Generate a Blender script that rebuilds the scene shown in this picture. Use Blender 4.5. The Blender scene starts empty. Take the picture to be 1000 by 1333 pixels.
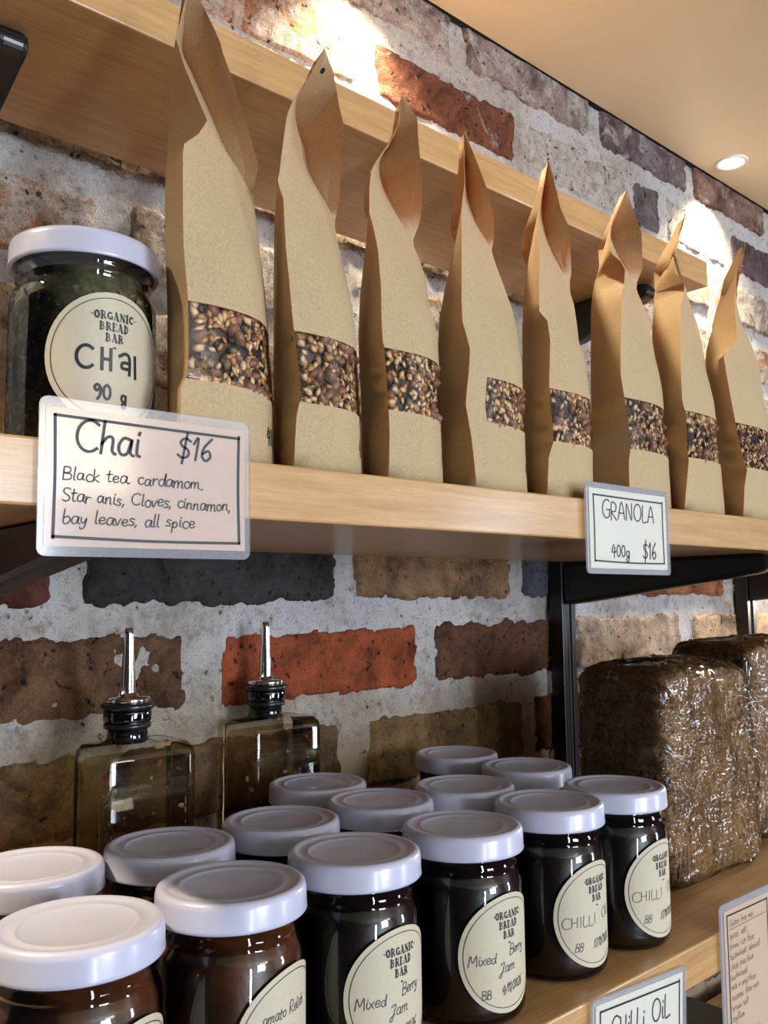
import bpy, bmesh, math, random
import numpy as np
from mathutils import Vector, Matrix, Quaternion

# ------------------------------------------------------------------ camera, world, lights, exposure
SC = bpy.context.scene
COL = SC.collection
F_PX, YAW, PITCH, ROLL = 1161.987, 0.7340695, 0.0967399, -0.0108830
_F = Vector((math.sin(YAW)*math.cos(PITCH), math.cos(YAW)*math.cos(PITCH), math.sin(PITCH)))
_r = Vector((math.cos(YAW), -math.sin(YAW), 0)); _u = _r.cross(_F)
_r2 = math.cos(ROLL)*_r + math.sin(ROLL)*_u; _u2 = -math.sin(ROLL)*_r + math.cos(ROLL)*_u
cam_d = bpy.data.cameras.new('camera'); cam = bpy.data.objects.new('camera', cam_d); COL.objects.link(cam)
cam.matrix_world = Matrix(((_r2.x, _u2.x, -_F.x, 0), (_r2.y, _u2.y, -_F.y, 0), (_r2.z, _u2.z, -_F.z, 0), (0, 0, 0, 1)))
cam_d.sensor_fit = 'HORIZONTAL'; cam_d.sensor_width = 36; cam_d.lens = 36*F_PX/1000
cam_d.clip_start = 0.01
SC.camera = cam
SC.view_settings.view_transform = 'Standard'; SC.view_settings.look = 'None'
SC.view_settings.gamma = 1; SC.view_settings.use_curve_mapping = False
SC.view_settings.exposure = 0.0

WORLD = bpy.data.worlds.new('room_ambience'); SC.world = WORLD; WORLD.use_nodes = True
WORLD.node_tree.nodes['Background'].inputs[0].default_value = (0.80, 0.82, 1.0, 1)
WORLD.node_tree.nodes['Background'].inputs[1].default_value = 0.035

def area_light(name, loc, target, sx, sy, power, color):
    d = bpy.data.lights.new(name, 'AREA'); d.shape = 'RECTANGLE'; d.size = sx; d.size_y = sy
    d.energy = power; d.color = color
    o = bpy.data.objects.new(name, d); COL.objects.link(o); o.location = loc
    o.rotation_euler = (Vector(target)-Vector(loc)).to_track_quat('-Z', 'Y').to_euler()
    return o
# daylight through the shop front across the room (tall panes)
area_light('daylight_window', (0.05, -2.9, -0.75), (0.3, 0.4, -0.4), 0.16, 2.1, 48, (0.80, 0.88, 1.0))
area_light('daylight_window_wide', (1.0, -3.0, 0.08), (0.5, 0.4, 0.08), 0.75, 1.0, 85, (0.78, 0.86, 1.0))
area_light('cool_fill_right', (3.0, -1.9, -0.1), (0.6, 0.4, -0.1), 0.30, 1.1, 26, (0.76, 0.86, 1.0))  # added cool side light for glints on the wrap, no known window
area_light('warm_fill', (1.1, -2.2, 0.56), (0.4, 0.4, 0.1), 0.6, 0.4, 9, (1.0, 0.86, 0.66))  # added warm fill for the shelf fronts, no known lamp

ZC = 0.6167
DOWNLIGHTS = [(1.194, 0.572, 32.0), (0.525, 0.572, 32.0), (-0.235, 0.560, 80.0), (1.86, 0.572, 32.0)]
def spot(x, y, power):
    d = bpy.data.lights.new('downlight_beam', 'SPOT'); d.energy = power; d.color = (1.0, 0.84, 0.60)
    d.spot_size = math.radians(108); d.spot_blend = 0.9; d.shadow_soft_size = 0.016
    o = bpy.data.objects.new('downlight_beam', d); COL.objects.link(o); o.location = (x, y, ZC-0.004)
    return o
# added warm fill with no known source, brightens the wall under the shelf
d = bpy.data.lights.new('under_shelf_fill', 'SPOT'); d.energy = 15.0; d.color = (1.0, 0.88, 0.72)
d.spot_size = math.radians(100); d.spot_blend = 0.6; d.shadow_soft_size = 0.02
o = bpy.data.objects.new('under_shelf_fill', d); COL.objects.link(o); o.location = (1.62, 0.44, 0.028)
o.rotation_euler = Vector((-0.62, 0.18, -0.09)).to_track_quat('-Z', 'Y').to_euler()

# ------------------------------------------------------------------ helpers
def tag(o, label=None, cat=None, group=None, kind=None):
    if label: o['label'] = label
    if cat: o['category'] = cat
    if group: o['group'] = group
    if kind: o['kind'] = kind
    return o
def empty(name, loc=(0, 0, 0), rz=0):
    o = bpy.data.objects.new(name, None); COL.objects.link(o); o.location = loc; o.rotation_euler = (0, 0, rz)
    o.empty_display_size = 0.02
    return o
def add(name, me, mat=None, parent=None):
    if mat is not None and not me.materials:
        for m in (mat if isinstance(mat, (list, tuple)) else [mat]): me.materials.append(m)
    o = bpy.data.objects.new(name, me); COL.objects.link(o)
    if parent: o.parent = parent
    return o
def mesh(name, V, F, smooth=True, mi=None):
    me = bpy.data.meshes.new(name); me.from_pydata([tuple(map(float, v)) for v in V], [], [tuple(int(i) for i in f) for f in F])
    if smooth: me.polygons.foreach_set('use_smooth', [True]*len(me.polygons))
    if mi is not None: me.polygons.foreach_set('material_index', mi)
    me.update(); return me
def grid_faces(nr, nc, wrap=False, off=0):
    F = []
    for i in range(nr-1):
        for j in range(nc if wrap else nc-1):
            a = off+i*nc+j; b = off+i*nc+(j+1) % nc
            F.append((a, b, b+nc, a+nc))
    return F
def lathe(prof, seg=48, cap_lo=False, cap_hi=False):
    V = []; n = len(prof)
    for r, z in prof:
        for k in range(seg):
            a = 2*math.pi*k/seg; V.append((r*math.cos(a), r*math.sin(a), z))
    F = grid_faces(n, seg, True)
    if cap_lo: F.append(tuple(range(seg))[::-1])
    if cap_hi: F.append(tuple((n-1)*seg+k for k in range(seg)))
    return V, F
def bevel_box(name, x0, x1, y0, y1, z0, z1, bev=0.001, seg=2):
    bm = bmesh.new(); bmesh.ops.create_cube(bm, size=1)
    for v in bm.verts:
        v.co = ((x0+x1)/2+v.co.x*(x1-x0), (y0+y1)/2+v.co.y*(y1-y0), (z0+z1)/2+v.co.z*(z1-z0))
    bmesh.ops.bevel(bm, geom=list(bm.edges), offset=bev, segments=seg, profile=0.5, affect='EDGES')
    me = bpy.data.meshes.new(name); bm.to_mesh(me); bm.free(); return me
def prism(name, pts2, axis, a, b, bev=0.0008):
    """extrude a 2D outline (list of (u,v)) along axis between a and b"""
    bm = bmesh.new()
    def P(u, v, w): return {'x': (w, u, v), 'y': (u, w, v), 'z': (u, v, w)}[axis]
    lo = [bm.verts.new(P(u, v, a)) for u, v in pts2]; hi = [bm.verts.new(P(u, v, b)) for u, v in pts2]
    bm.faces.new(lo); bm.faces.new(hi[::-1]); n = len(pts2)
    for i in range(n): bm.faces.new((lo[i], lo[(i+1) % n], hi[(i+1) % n], hi[i]))
    bmesh.ops.recalc_face_normals(bm, faces=bm.faces)
    if bev: bmesh.ops.bevel(bm, geom=list(bm.edges), offset=bev, segments=2, profile=0.5, affect='EDGES')
    me = bpy.data.meshes.new(name); bm.to_mesh(me); bm.free(); return me
def copy_tree(o, parent=None):
    c = o.copy(); COL.objects.link(c); c.parent = parent
    for ch in list(o.children): copy_tree(ch, c)
    return c
# value noise, numpy
def _h(ix, iy, iz, s):
    n = (ix*374761393 + iy*668265263 + iz*2147483647 + s*1274126177).astype(np.int64)
    n = (n ^ (n >> 13))*1274126177; n = n & 0x7fffffff
    n = (n ^ (n >> 16)) & 0xffff
    return n/65535.0
def vnoise(x, y, z=0.0, s=0):
    x = np.asarray(x, float); y = np.asarray(y, float); z = np.asarray(z, float)+0*x
    ix, iy, iz = np.floor(x).astype(np.int64), np.floor(y).astype(np.int64), np.floor(z).astype(np.int64)
    fx, fy, fz = x-ix, y-iy, z-iz
    fx, fy, fz = [f*f*(3-2*f) for f in (fx, fy, fz)]
    r = 0
    for dx in (0, 1):
        for dy in (0, 1):
            for dz in (0, 1):
                w = (fx if dx else 1-fx)*(fy if dy else 1-fy)*(fz if dz else 1-fz)
                r = r + w*_h(ix+dx, iy+dy, iz+dz, s)
    return r*2-1
def fbm(x, y, z=0.0, s=0, oc=4):
    r = 0; a = 1.0; t = 0
    for k in range(oc):
        r = r + a*vnoise(np.asarray(x)*2**k, np.asarray(y)*2**k, np.asarray(z)*2**k, s+k); t += a; a *= .5
    return r/t

# ------------------------------------------------------------------ materials
class NT:
    def __init__(s, name):
        s.m = bpy.data.materials.new(name); s.m.use_nodes = True; s.t = s.m.node_tree; s.t.nodes.clear()
        s.out = s.n('ShaderNodeOutputMaterial')
    def n(s, typ, **kw):
        x = s.t.nodes.new(typ)
        for k, v in kw.items():
            if k.startswith('i_'):
                key = k[2:]; key = int(key) if key.isdigit() else key.replace('_', ' ')
                x.inputs[key].default_value = v
            else: setattr(x, k, v)
        return x
    def l(s, a, b): s.t.links.new(a, b)
    def coord(s, scale=(1, 1, 1), kind='Object'):
        tc = s.n('ShaderNodeTexCoord'); mp = s.n('ShaderNodeMapping'); mp.inputs['Scale'].default_value = scale
        s.l(tc.outputs[kind], mp.inputs['Vector']); return mp.outputs[0]
    def noise(s, vec, scale, detail=4, rough=.6, dist=0):
        x = s.n('ShaderNodeTexNoise'); x.inputs['Scale'].default_value = scale; x.inputs['Detail'].default_value = detail
        x.inputs['Roughness'].default_value = rough; x.inputs['Distortion'].default_value = dist
        if vec is not None: s.l(vec, x.inputs['Vector'])
        return x.outputs['Fac']
    def ramp(s, fac, stops, interp='LINEAR'):
        r = s.n('ShaderNodeValToRGB'); r.color_ramp.interpolation = interp
        el = r.color_ramp.elements
        while len(el) < len(stops): el.new(.5)
        for e, (p, c) in zip(el, stops):
            e.position = p; e.color = (c, c, c, 1) if isinstance(c, (int, float)) else (*c, 1)
        s.l(fac, r.inputs[0]); return r.outputs[0]
    def mix(s, fac, a, b, mode='MIX'):
        x = s.n('ShaderNodeMix', data_type='RGBA', blend_type=mode)
        for sock, v in ((x.inputs[0], fac), (x.inputs[6], a), (x.inputs[7], b)):
            if hasattr(v, 'node'): s.l(v, sock)
            elif isinstance(v, (int, float)): sock.default_value = v
            else: sock.default_value = (*v, 1)
        return x.outputs[2]
    def bump(s, h, strength, dist, normal=None):
        b = s.n('ShaderNodeBump'); b.inputs['Strength'].default_value = strength; b.inputs['Distance'].default_value = dist
        s.l(h, b.inputs['Height'])
        if normal is not None: s.l(normal, b.inputs['Normal'])
        return b.outputs[0]
    def bsdf(s, color=None, rough=.5, normal=None, metal=0, coat=0, spec=.5, emit=None):
        b = s.n('ShaderNodeBsdfPrincipled')
        if color is not None:
            if hasattr(color, 'node'): s.l(color, b.inputs['Base Color'])
            else: b.inputs['Base Color'].default_value = (*color, 1)
        if hasattr(rough, 'node'): s.l(rough, b.inputs['Roughness'])
        else: b.inputs['Roughness'].default_value = rough
        b.inputs['Metallic'].default_value = metal; b.inputs['Coat Weight'].default_value = coat
        b.inputs['Specular IOR Level'].default_value = spec
        b.inputs['Coat Roughness'].default_value = .15
        if normal is not None: s.l(normal, b.inputs['Normal'])
        return b
    def done(s, sh): s.l(sh, s.out.inputs['Surface']); return s.m
def plain(name, color, rough=.5, metal=0, coat=0, spec=.5):
    t = NT(name); return t.done(t.bsdf(color, rough, None, metal, coat, spec).outputs[0])
def srgb(r, g, b):
    f = lambda c: (c/255/12.92 if c/255 <= .04045 else ((c/255+.055)/1.055)**2.4)
    return (f(r), f(g), f(b))
def thin_clear(name, tint=(1, 1, 1), rough=.03, base=.04, bump=None, haze=0.0, ior=1.45):
    """thin clear sheet or glass wall: see-through with a mirror-like sheen rising at grazing angles"""
    t = NT(name); fr = t.n('ShaderNodeFresnel'); fr.inputs[0].default_value = ior
    tr = t.n('ShaderNodeBsdfTransparent'); tr.inputs[0].default_value = (*tint, 1)
    gl = t.n('ShaderNodeBsdfGlossy'); gl.inputs['Roughness'].default_value = rough
    if bump:
        c = t.coord(bump.get('map', (1, 1, 1))); h = t.noise(c, bump['scale'], 5, .65, bump.get('dist', 0))
        nrm = t.bump(h, bump['strength'], bump['d']); t.l(nrm, gl.inputs['Normal']); t.l(nrm, fr.inputs['Normal'])
    ad = t.n('ShaderNodeMath', operation='ADD', use_clamp=True); t.l(fr.outputs[0], ad.inputs[0]); ad.inputs[1].default_value = base
    mx = t.n('ShaderNodeMixShader'); t.l(ad.outputs[0], mx.inputs[0]); t.l(tr.outputs[0], mx.inputs[1]); t.l(gl.outputs[0], mx.inputs[2])
    sh = mx.outputs[0]
    if haze:
        df = t.n('ShaderNodeBsdfDiffuse'); df.inputs[0].default_value = (.8, .8, .85, 1)
        m2 = t.n('ShaderNodeMixShader'); m2.inputs[0].default_value = haze
        t.l(sh, m2.inputs[1]); t.l(df.outputs[0], m2.inputs[2]); sh = m2.outputs[0]
    return t.done(sh)

def mat_wood():
    t = NT('beech_wood')
    c = t.coord((3, 60, 60)); n1 = t.noise(c, 3.2, 6, .6, .4)
    c2 = t.coord((14, 260, 260)); n2 = t.noise(c2, 4, 3, .6)
    c3 = t.coord((90, 520, 900)); n3 = t.noise(c3, 3.5, 2, .5)
    base = t.ramp(n1, [(.25, srgb(166, 126, 80)), (.5, srgb(188, 148, 98)), (.75, srgb(202, 164, 114))])
    base = t.mix(t.ramp(n2, [(.35, 0.0), (.65, .35)]), base, srgb(165, 115, 66))
    base = t.mix(t.ramp(n3, [(.66, 0.0), (.74, .55)]), base, srgb(120, 78, 42))
    nrm = t.bump(n2, .08, .002)
    return t.done(t.bsdf(base, .36, nrm, coat=.25, spec=.4).outputs[0])
def mat_brick():
    t = NT('weathered_brick')
    oi = t.n('ShaderNodeObjectInfo')
    geo = t.n('ShaderNodeNewGeometry'); P = geo.outputs['Position']
    big = t.noise(P, 16, 6, .7, .5); mid = t.noise(P, 70, 7, .75, .3); fine = t.noise(P, 520, 4, .75)
    col = oi.outputs['Color']
    dark = t.mix(1.0, col, (.22, .19, .18), 'MULTIPLY')
    c1 = t.mix(t.ramp(big, [(.36, .9), (.60, 0.0)]), col, dark)
    warm = t.mix(1.0, col, (1.35, 1.03, .72), 'MULTIPLY')
    c1 = t.mix(t.ramp(mid, [(.52, 0.0), (.70, .7)]), c1, warm)
    c1 = t.mix(t.ramp(mid, [(.30, .75), (.44, 0.0)]), c1, dark)  # hollows darkened: shade of the rough relief put into the colour
    # lime wash left on the face: coverage comes from the brick's own alpha
    white = t.noise(P, 26, 9, .8, .8)
    th = t.n('ShaderNodeMath', operation='SUBTRACT'); t.l(white, th.inputs[0])
    cov = t.n('ShaderNodeMath', operation='MULTIPLY'); t.l(oi.outputs['Alpha'], cov.inputs[0]); cov.inputs[1].default_value = .40; 
    inv = t.n('ShaderNodeMath', operation='SUBTRACT'); inv.inputs[0].default_value = .70; t.l(cov.outputs[0], inv.inputs[1]); t.l(inv.outputs[0], th.inputs[1])
    gain = t.n('ShaderNodeMath', operation='MULTIPLY', use_clamp=True); t.l(th.outputs[0], gain.inputs[0]); gain.inputs[1].default_value = 9.0
    wm = t.n('ShaderNodeMath', operation='MULTIPLY'); t.l(gain.outputs[0], wm.inputs[0]); wm.inputs[1].default_value = .85
    lime = t.ramp(mid, [(.35, srgb(160, 146, 128)), (.6, srgb(208, 202, 196))])
    c1 = t.mix(wm.outputs[0], c1, lime)
    spots = t.noise(P, 130, 3, .6)
    c1 = t.mix(t.ramp(spots, [(.64, 0.0), (.68, .9)]), c1, (.014, .012, .010))
    c1 = t.mix(t.ramp(fine, [(.30, .6), (.52, 0.0)]), c1, (.03, .022, .016))  # pits and fine hollows carry painted shade too
    pit = t.ramp(spots, [(.60, 1.0), (.70, 0.0)])
    hh = t.mix(.3, t.mix(.5, mid, fine), pit)
    nrm = t.bump(hh, 1.0, .009)
    return t.done(t.bsdf(c1, .9, nrm, spec=.12).outputs[0])
def t_map(t, v, lo, hi):
    m = t.n('ShaderNodeMapRange'); t.l(v, m.inputs[0]); m.inputs[1].default_value = lo; m.inputs[2].default_value = hi; return m.outputs[0]
def mat_mortar():
    t = NT('lime_mortar')
    geo = t.n('ShaderNodeNewGeometry'); P = geo.outputs['Position']
    big = t.noise(P, 9, 6, .7, .4); mid = t.noise(P, 70, 7, .75); fine = t.noise(P, 520, 4, .75)
    c = t.ramp(big, [(.32, srgb(158, 150, 138)), (.5, srgb(192, 188, 184)), (.62, srgb(200, 198, 200)), (.78, srgb(172, 156, 132))])
    # mortar blends to sand colour lower down, stays pale above
    sx = t.n('ShaderNodeSeparateXYZ'); t.l(P, sx.inputs[0]); ad = t.n('ShaderNodeMath', operation='MULTIPLY_ADD'); t.l(big, ad.inputs[0]); ad.inputs[1].default_value = .16; t.l(sx.outputs[2], ad.inputs[2])
    c = t.mix(t.ramp(t_map(t, ad.outputs[0], -.06, .02), [(0.0, .85), (1.0, 0.0)]), c, srgb(164, 142, 110))
    c = t.mix(t.ramp(mid, [(.30, .8), (.48, 0.0)]), c, srgb(122, 106, 86))
    c = t.mix(t.ramp(fine, [(.32, .5), (.5, 0.0)]), c, srgb(96, 84, 70))
    sp = t.noise(P, 150, 3, .5); c = t.mix(t.ramp(sp, [(.68, 0.0), (.72, .85)]), c, (.022, .020, .018))
    pit = t.ramp(sp, [(.62, 1.0), (.72, 0.0)])
    nrm = t.bump(t.mix(.3, t.mix(.45, mid, fine), pit), 1.0, .008)
    return t.done(t.bsdf(c, .92, nrm, spec=.1).outputs[0])
def mat_paper():
    t = NT('kraft_paper')
    c = t.coord(); n = t.noise(c, 900, 3, .7); m = t.noise(c, 22, 3, .5)
    col = t.ramp(n, [(.3, srgb(180, 154, 114)), (.6, srgb(206, 182, 142))])
    big = t.bump(m, .35, .004); nrm = t.bump(n, .12, .0004, big)
    d = t.bsdf(col, .62, nrm, spec=.25)
    tr = t.n('ShaderNodeBsdfTranslucent'); tr.inputs[0].default_value = (*srgb(236, 158, 70), 1)
    mx = t.n('ShaderNodeMixShader'); mx.inputs[0].default_value = .24
    t.l(d.outputs[0], mx.inputs[1]); t.l(tr.outputs[0], mx.inputs[2])
    return t.done(mx.outputs[0])
def mat_card(name, c0):
    t = NT(name); c = t.coord(); n = t.noise(c, 600, 3, .6)
    return t.done(t.bsdf(t.mix(t.ramp(n, [(.3, .2), (.6, 0.0)]), c0, (c0[0]*.75, c0[1]*.72, c0[2]*.68)), .6).outputs[0])
def mat_bread():
    t = NT('dark_rye_bread'); c = t.coord()
    a = t.noise(c, 22, 7, .72, .5); b = t.noise(c, 260, 4, .75); v = t.n('ShaderNodeTexVoronoi'); v.inputs['Scale'].default_value = 240
    t.l(c, v.inputs['Vector'])
    col = t.ramp(a, [(.3, srgb(102, 74, 44)), (.5, srgb(138, 104, 64)), (.72, srgb(172, 136, 88))])
    col = t.mix(t.ramp(b, [(.36, .75), (.52, 0.0)]), col, srgb(46, 30, 18))
    col = t.mix(t.ramp(v.outputs['Distance'], [(.08, .4), (.22, 0.0)]), col, srgb(190, 158, 112))
    nrm = t.bump(t.mix(.5, a, b), .9, .005)
    return t.done(t.bsdf(col, .8, nrm, spec=.2).outputs[0])
def mat_contents(name, c0, c1, scale=60, rough=.35, bump=.3):
    t = NT(name); c = t.coord(); n = t.noise(c, scale, 5, .65)
    return t.done(t.bsdf(t.ramp(n, [(.35, c0), (.7, c1)]), rough, t.bump(n, bump, .002), spec=.4).outputs[0])
M_WOOD = mat_wood(); M_BRICK = mat_brick(); M_MORTAR = mat_mortar(); M_PAPER = mat_paper(); M_BREAD = mat_bread()
def mat_ceiling():
    t = NT('ceiling_paint'); c = t.coord(); n = t.noise(c, 260, 3, .6)
    return t.done(t.bsdf(srgb(216, 203, 174), .45, t.bump(n, .05, .001), spec=.35).outputs[0])
M_CEIL = mat_ceiling()
M_BLACK = plain('black_powder_coat', (.012, .012, .014), .32, spec=.5)
M_LID = plain('white_lid_enamel', srgb(184, 184, 203), .32, coat=.3)
M_GLASS = thin_clear('jar_glass', (.93, .97, .94), .02, .02)
M_FILM = thin_clear('window_film', (.97, .96, .95), .08, .01, bump=dict(scale=60, strength=.3, d=.002, dist=.5))
def mat_wrap():
    """stretched cling film: clear, with long taut creases that catch the light"""
    t = NT('cling_wrap')
    hs = []
    for rot, sc in (((.3, .5, .9), (9, 9, 90)), ((.2, -.7, -.6), (80, 8, 8)), ((.9, .1, .3), (14, 120, 12))):
        tc = t.n('ShaderNodeTexCoord'); mp = t.n('ShaderNodeMapping'); mp.inputs['Rotation'].default_value = rot; mp.inputs['Scale'].default_value = sc
        t.l(tc.outputs['Object'], mp.inputs['Vector']); n = t.noise(mp.outputs[0], 1.4, 1, .4, .15); hs.append(t.ramp(n, [(.44, 0.0), (.5, 1.0), (.56, 0.0)]))
    h = t.mix(1.0, t.mix(1.0, hs[0], hs[1], 'LIGHTEN'), hs[2], 'LIGHTEN')
    big = t.noise(t.coord((1, 1, .6)), 26, 3, .45, .8)
    nrm = t.bump(h, .30, .0025, t.bump(big, 1.0, .016))
    fr = t.n('ShaderNodeFresnel'); fr.inputs[0].default_value = 1.5; t.l(nrm, fr.inputs['Normal'])
    ad = t.n('ShaderNodeMath', operation='MULTIPLY_ADD', use_clamp=True); t.l(fr.outputs[0], ad.inputs[0]); ad.inputs[1].default_value = 1.05; ad.inputs[2].default_value = .02
    tr = t.n('ShaderNodeBsdfTransparent'); tr.inputs[0].default_value = (.94, .94, .94, 1)
    gl = t.n('ShaderNodeBsdfGlossy'); gl.inputs['Roughness'].default_value = .10; t.l(nrm, gl.inputs['Normal'])
    mx = t.n('ShaderNodeMixShader'); t.l(ad.outputs[0], mx.inputs[0]); t.l(tr.outputs[0], mx.inputs[1]); t.l(gl.outputs[0], mx.inputs[2])
    return t.done(mx.outputs[0])
M_WRAP = mat_wrap()
M_LAM = thin_clear('laminate', (.97, .97, .98), .10, .05, haze=.16, ior=1.4)
M_CARD_TAN = mat_card('card_buff', srgb(208, 182, 158)); M_CARD_CREAM = mat_card('card_cream', srgb(222, 221, 202))
M_CARD_BROWN = mat_card('card_brown', srgb(206, 174, 130))
M_LABEL = mat_card('label_kraft', srgb(190, 180, 156))
M_INK = plain('black_ink', (.012, .012, .016), .5); M_INK_GREY = plain('pen_ink', (.06, .05, .055), .6)
M_INK_BROWN = plain('brown_pen', (.12, .05, .025), .6)
M_CHROME = plain('chrome', (.75, .75, .76), .12, metal=1)
M_RUBBER = plain('black_rubber', (.01, .01, .012), .25)
M_JAM = mat_contents('dark_berry_jam', (.006, .002, .003), (.03, .005, .006))
M_RELISH = mat_contents('brown_relish', (.035, .010, .004), (.13, .035, .010), 40)
M_CHILLI = mat_contents('dark_chilli_oil', (.004, .003, .004), (.02, .004, .003))
M_TEA = mat_contents('loose_tea', (.020, .018, .009), (.16, .13, .06), 160, .7, .9)

# ------------------------------------------------------------------ handwriting: every glyph is a set of pen strokes
def arc(cx, cy, rx, ry, a0, a1, n=9):
    return [(cx+rx*math.cos(math.radians(a0+(a1-a0)*i/(n-1))), cy+ry*math.sin(math.radians(a0+(a1-a0)*i/(n-1)))) for i in range(n)]
G = {
 'A': (.72, [[(.02, 0), (.32, 1), (.62, 0)], [(.12, .36), (.52, .36)]]),
 'B': (.66, [[(.08, 0), (.08, 1)], [(.08, 1), (.45, .95), (.45, .6), (.08, .52), (.55, .42), (.5, .05), (.08, 0)]]),
 'C': (.74, [arc(.42, .5, .38, .5, 50, 310, 12)]),
 'D': (.7, [[(.08, 0), (.08, 1)], [(.08, 1), (.5, .85), (.58, .5), (.5, .12), (.08, 0)]]),
 'E': (.6, [[(.5, 1), (.08, 1), (.08, 0), (.5, 0)], [(.08, .52), (.42, .52)]]),
 'G': (.78, [arc(.42, .5, .36, .5, 55, 300, 11)+[(.66, .2), (.66, .46)], [(.42, .46), (.7, .46)]]),
 'H': (.72, [[(.08, 0), (.08, 1)], [(.56, 0), (.56, 1)], [(.08, .5), (.56, .5)]]),
 'I': (.3, [[(.12, 0), (.12, 1)]]),
 'L': (.56, [[(.08, 1), (.08, 0), (.5, .02)]]),
 'M': (.86, [[(.04, 0), (.14, 1), (.38, .3), (.64, 1), (.72, 0)]]),
 'N': (.74, [[(.08, 0), (.08, 1), (.56, 0), (.56, 1)]]),
 'O': (.82, [arc(.39, .5, .34, .5, 90, 450, 14)]),
 'R': (.68, [[(.08, 0), (.08, 1), (.45, .98), (.52, .75), (.42, .52), (.1, .48), (.58, 0)]]),
 'S': (.6, [[(.5, .9), (.3, 1), (.1, .85), (.16, .6), (.42, .42), (.5, .18), (.3, 0), (.06, .1)]]),
 'J': (.62, [[(.1, .78), (.3, .92), (.52, .9), (.42, .4), (.3, -.3), (.14, -.42), (.06, -.25), (.25, .02), (.5, .12)]]),
 'a': (.56, [[(.46, .5), (.2, .55), (.06, .28), (.14, .02), (.34, .06), (.46, .5), (.44, .1), (.54, 0)]]),
 'b': (.5, [[(.08, 1), (.06, .05), (.3, 0), (.44, .25), (.3, .5), (.08, .38)]]),
 'c': (.46, [arc(.25, .27, .2, .28, 50, 315, 9)]),
 'd': (.54, [[(.44, .45), (.2, .52), (.06, .25), (.18, 0), (.38, .08), (.5, 1), (.46, .3), (.52, 0)]]),
 'e': (.48, [[(.08, .26), (.38, .32), (.36, .52), (.14, .5), (.06, .22), (.2, 0), (.44, .1)]]),
 'f': (.36, [[(.36, .95), (.2, .95), (.16, .6), (.14, -.1)], [(.02, .5), (.32, .52)]]),
 'g': (.52, [[(.42, .48), (.16, .52), (.06, .25), (.2, .05), (.4, .2), (.42, .48), (.38, -.25), (.18, -.38), (.08, -.2), (.34, .02)]]),
 'h': (.54, [[(.1, 1), (.06, 0)], [(.07, .3), (.24, .54), (.4, .48), (.4, .1), (.5, 0)]]),
 'i': (.24, [[(.1, .52), (.09, .08), (.18, 0)], [(.12, .72), (.14, .78)]]),
 'k': (.48, [[(.08, 1), (.06, 0)], [(.4, .55), (.1, .25), (.42, 0)]]),
 'l': (.24, [[(.12, 1), (.08, .1), (.18, 0)]]),
 'm': (.78, [[(.06, .52), (.06, 0)], [(.06, .3), (.22, .54), (.34, .45), (.34, 0)], [(.34, .3), (.5, .54), (.62, .45), (.62, .06), (.72, 0)]]),
 'n': (.54, [[(.06, .52), (.06, 0)], [(.06, .3), (.24, .54), (.38, .45), (.38, .06), (.48, 0)]]),
 'o': (.5, [arc(.24, .27, .19, .27, 90, 450, 10)]),
 'p': (.52, [[(.1, .52), (.04, -.4)], [(.08, .35), (.26, .56), (.42, .35), (.3, .04), (.08, .1)]]),
 'r': (.4, [[(.06, .52), (.08, 0)], [(.08, .28), (.2, .5), (.36, .48)]]),
 's': (.42, [[(.36, .48), (.16, .54), (.1, .38), (.32, .2), (.26, .02), (.04, .04)]]),
 't': (.38, [[(.16, .85), (.14, .08), (.3, .02)], [(.0, .56), (.34, .6)]]),
 'u': (.54, [[(.06, .52), (.08, .08), (.26, .0), (.4, .2), (.42, .52), (.42, .06), (.5, 0)]]),
 'v': (.44, [[(.04, .52), (.18, .0), (.38, .56)]]),
 'w': (.66, [[(.04, .5), (.12, .02), (.28, .4), (.4, .02), (.58, .54)]]),
 'x': (.46, [[(.04, .52), (.4, 0)], [(.4, .54), (.02, 0)]]),
 'y': (.5, [[(.08, .52), (.12, .15), (.3, .12), (.42, .5), (.34, -.2), (.12, -.4), (.04, -.25)]]),
 'q': (.52, [[(.4, .48), (.16, .52), (.06, .25), (.2, .02), (.38, .2), (.42, .5), (.38, -.4)]]),
 '0': (.56, [arc(.26, .5, .2, .48, 90, 450, 11)]), '1': (.34, [[(.04, .72), (.2, 1), (.16, 0)]]),
 '2': (.54, [[(.06, .8), (.22, 1), (.42, .82), (.3, .4), (.04, 0), (.48, .04)]]),
 '4': (.58, [[(.26, 1), (.06, .4), (.5, .42)], [(.4, .8), (.32, -.05)]]),
 '6': (.54, [[(.42, 1), (.14, .6), (.08, .2), (.26, 0), (.44, .2), (.32, .46), (.1, .3)]]),
 '7': (.5, [[(.04, .98), (.44, .98), (.16, 0)]]),
 '9': (.54, [[(.42, .8), (.24, 1), (.08, .78), (.22, .56), (.42, .8), (.4, .3), (.26, 0)]]),
 '$': (.62, [[(.5, .82), (.28, .92), (.1, .75), (.2, .55), (.44, .4), (.46, .15), (.24, .04), (.04, .16)], [(.34, 1.15), (.24, -.2)]]),
 '/': (.4, [[(.02, -.15), (.34, 1.05)]]), '.': (.24, [[(.05, .0), (.13, .05)]]), ',': (.24, [[(.1, .06), (.04, -.14)]]),
 '-': (.4, [[(.06, .3), (.32, .3)]]), '?': (.2, []), ' ': (.42, []),
}
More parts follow.
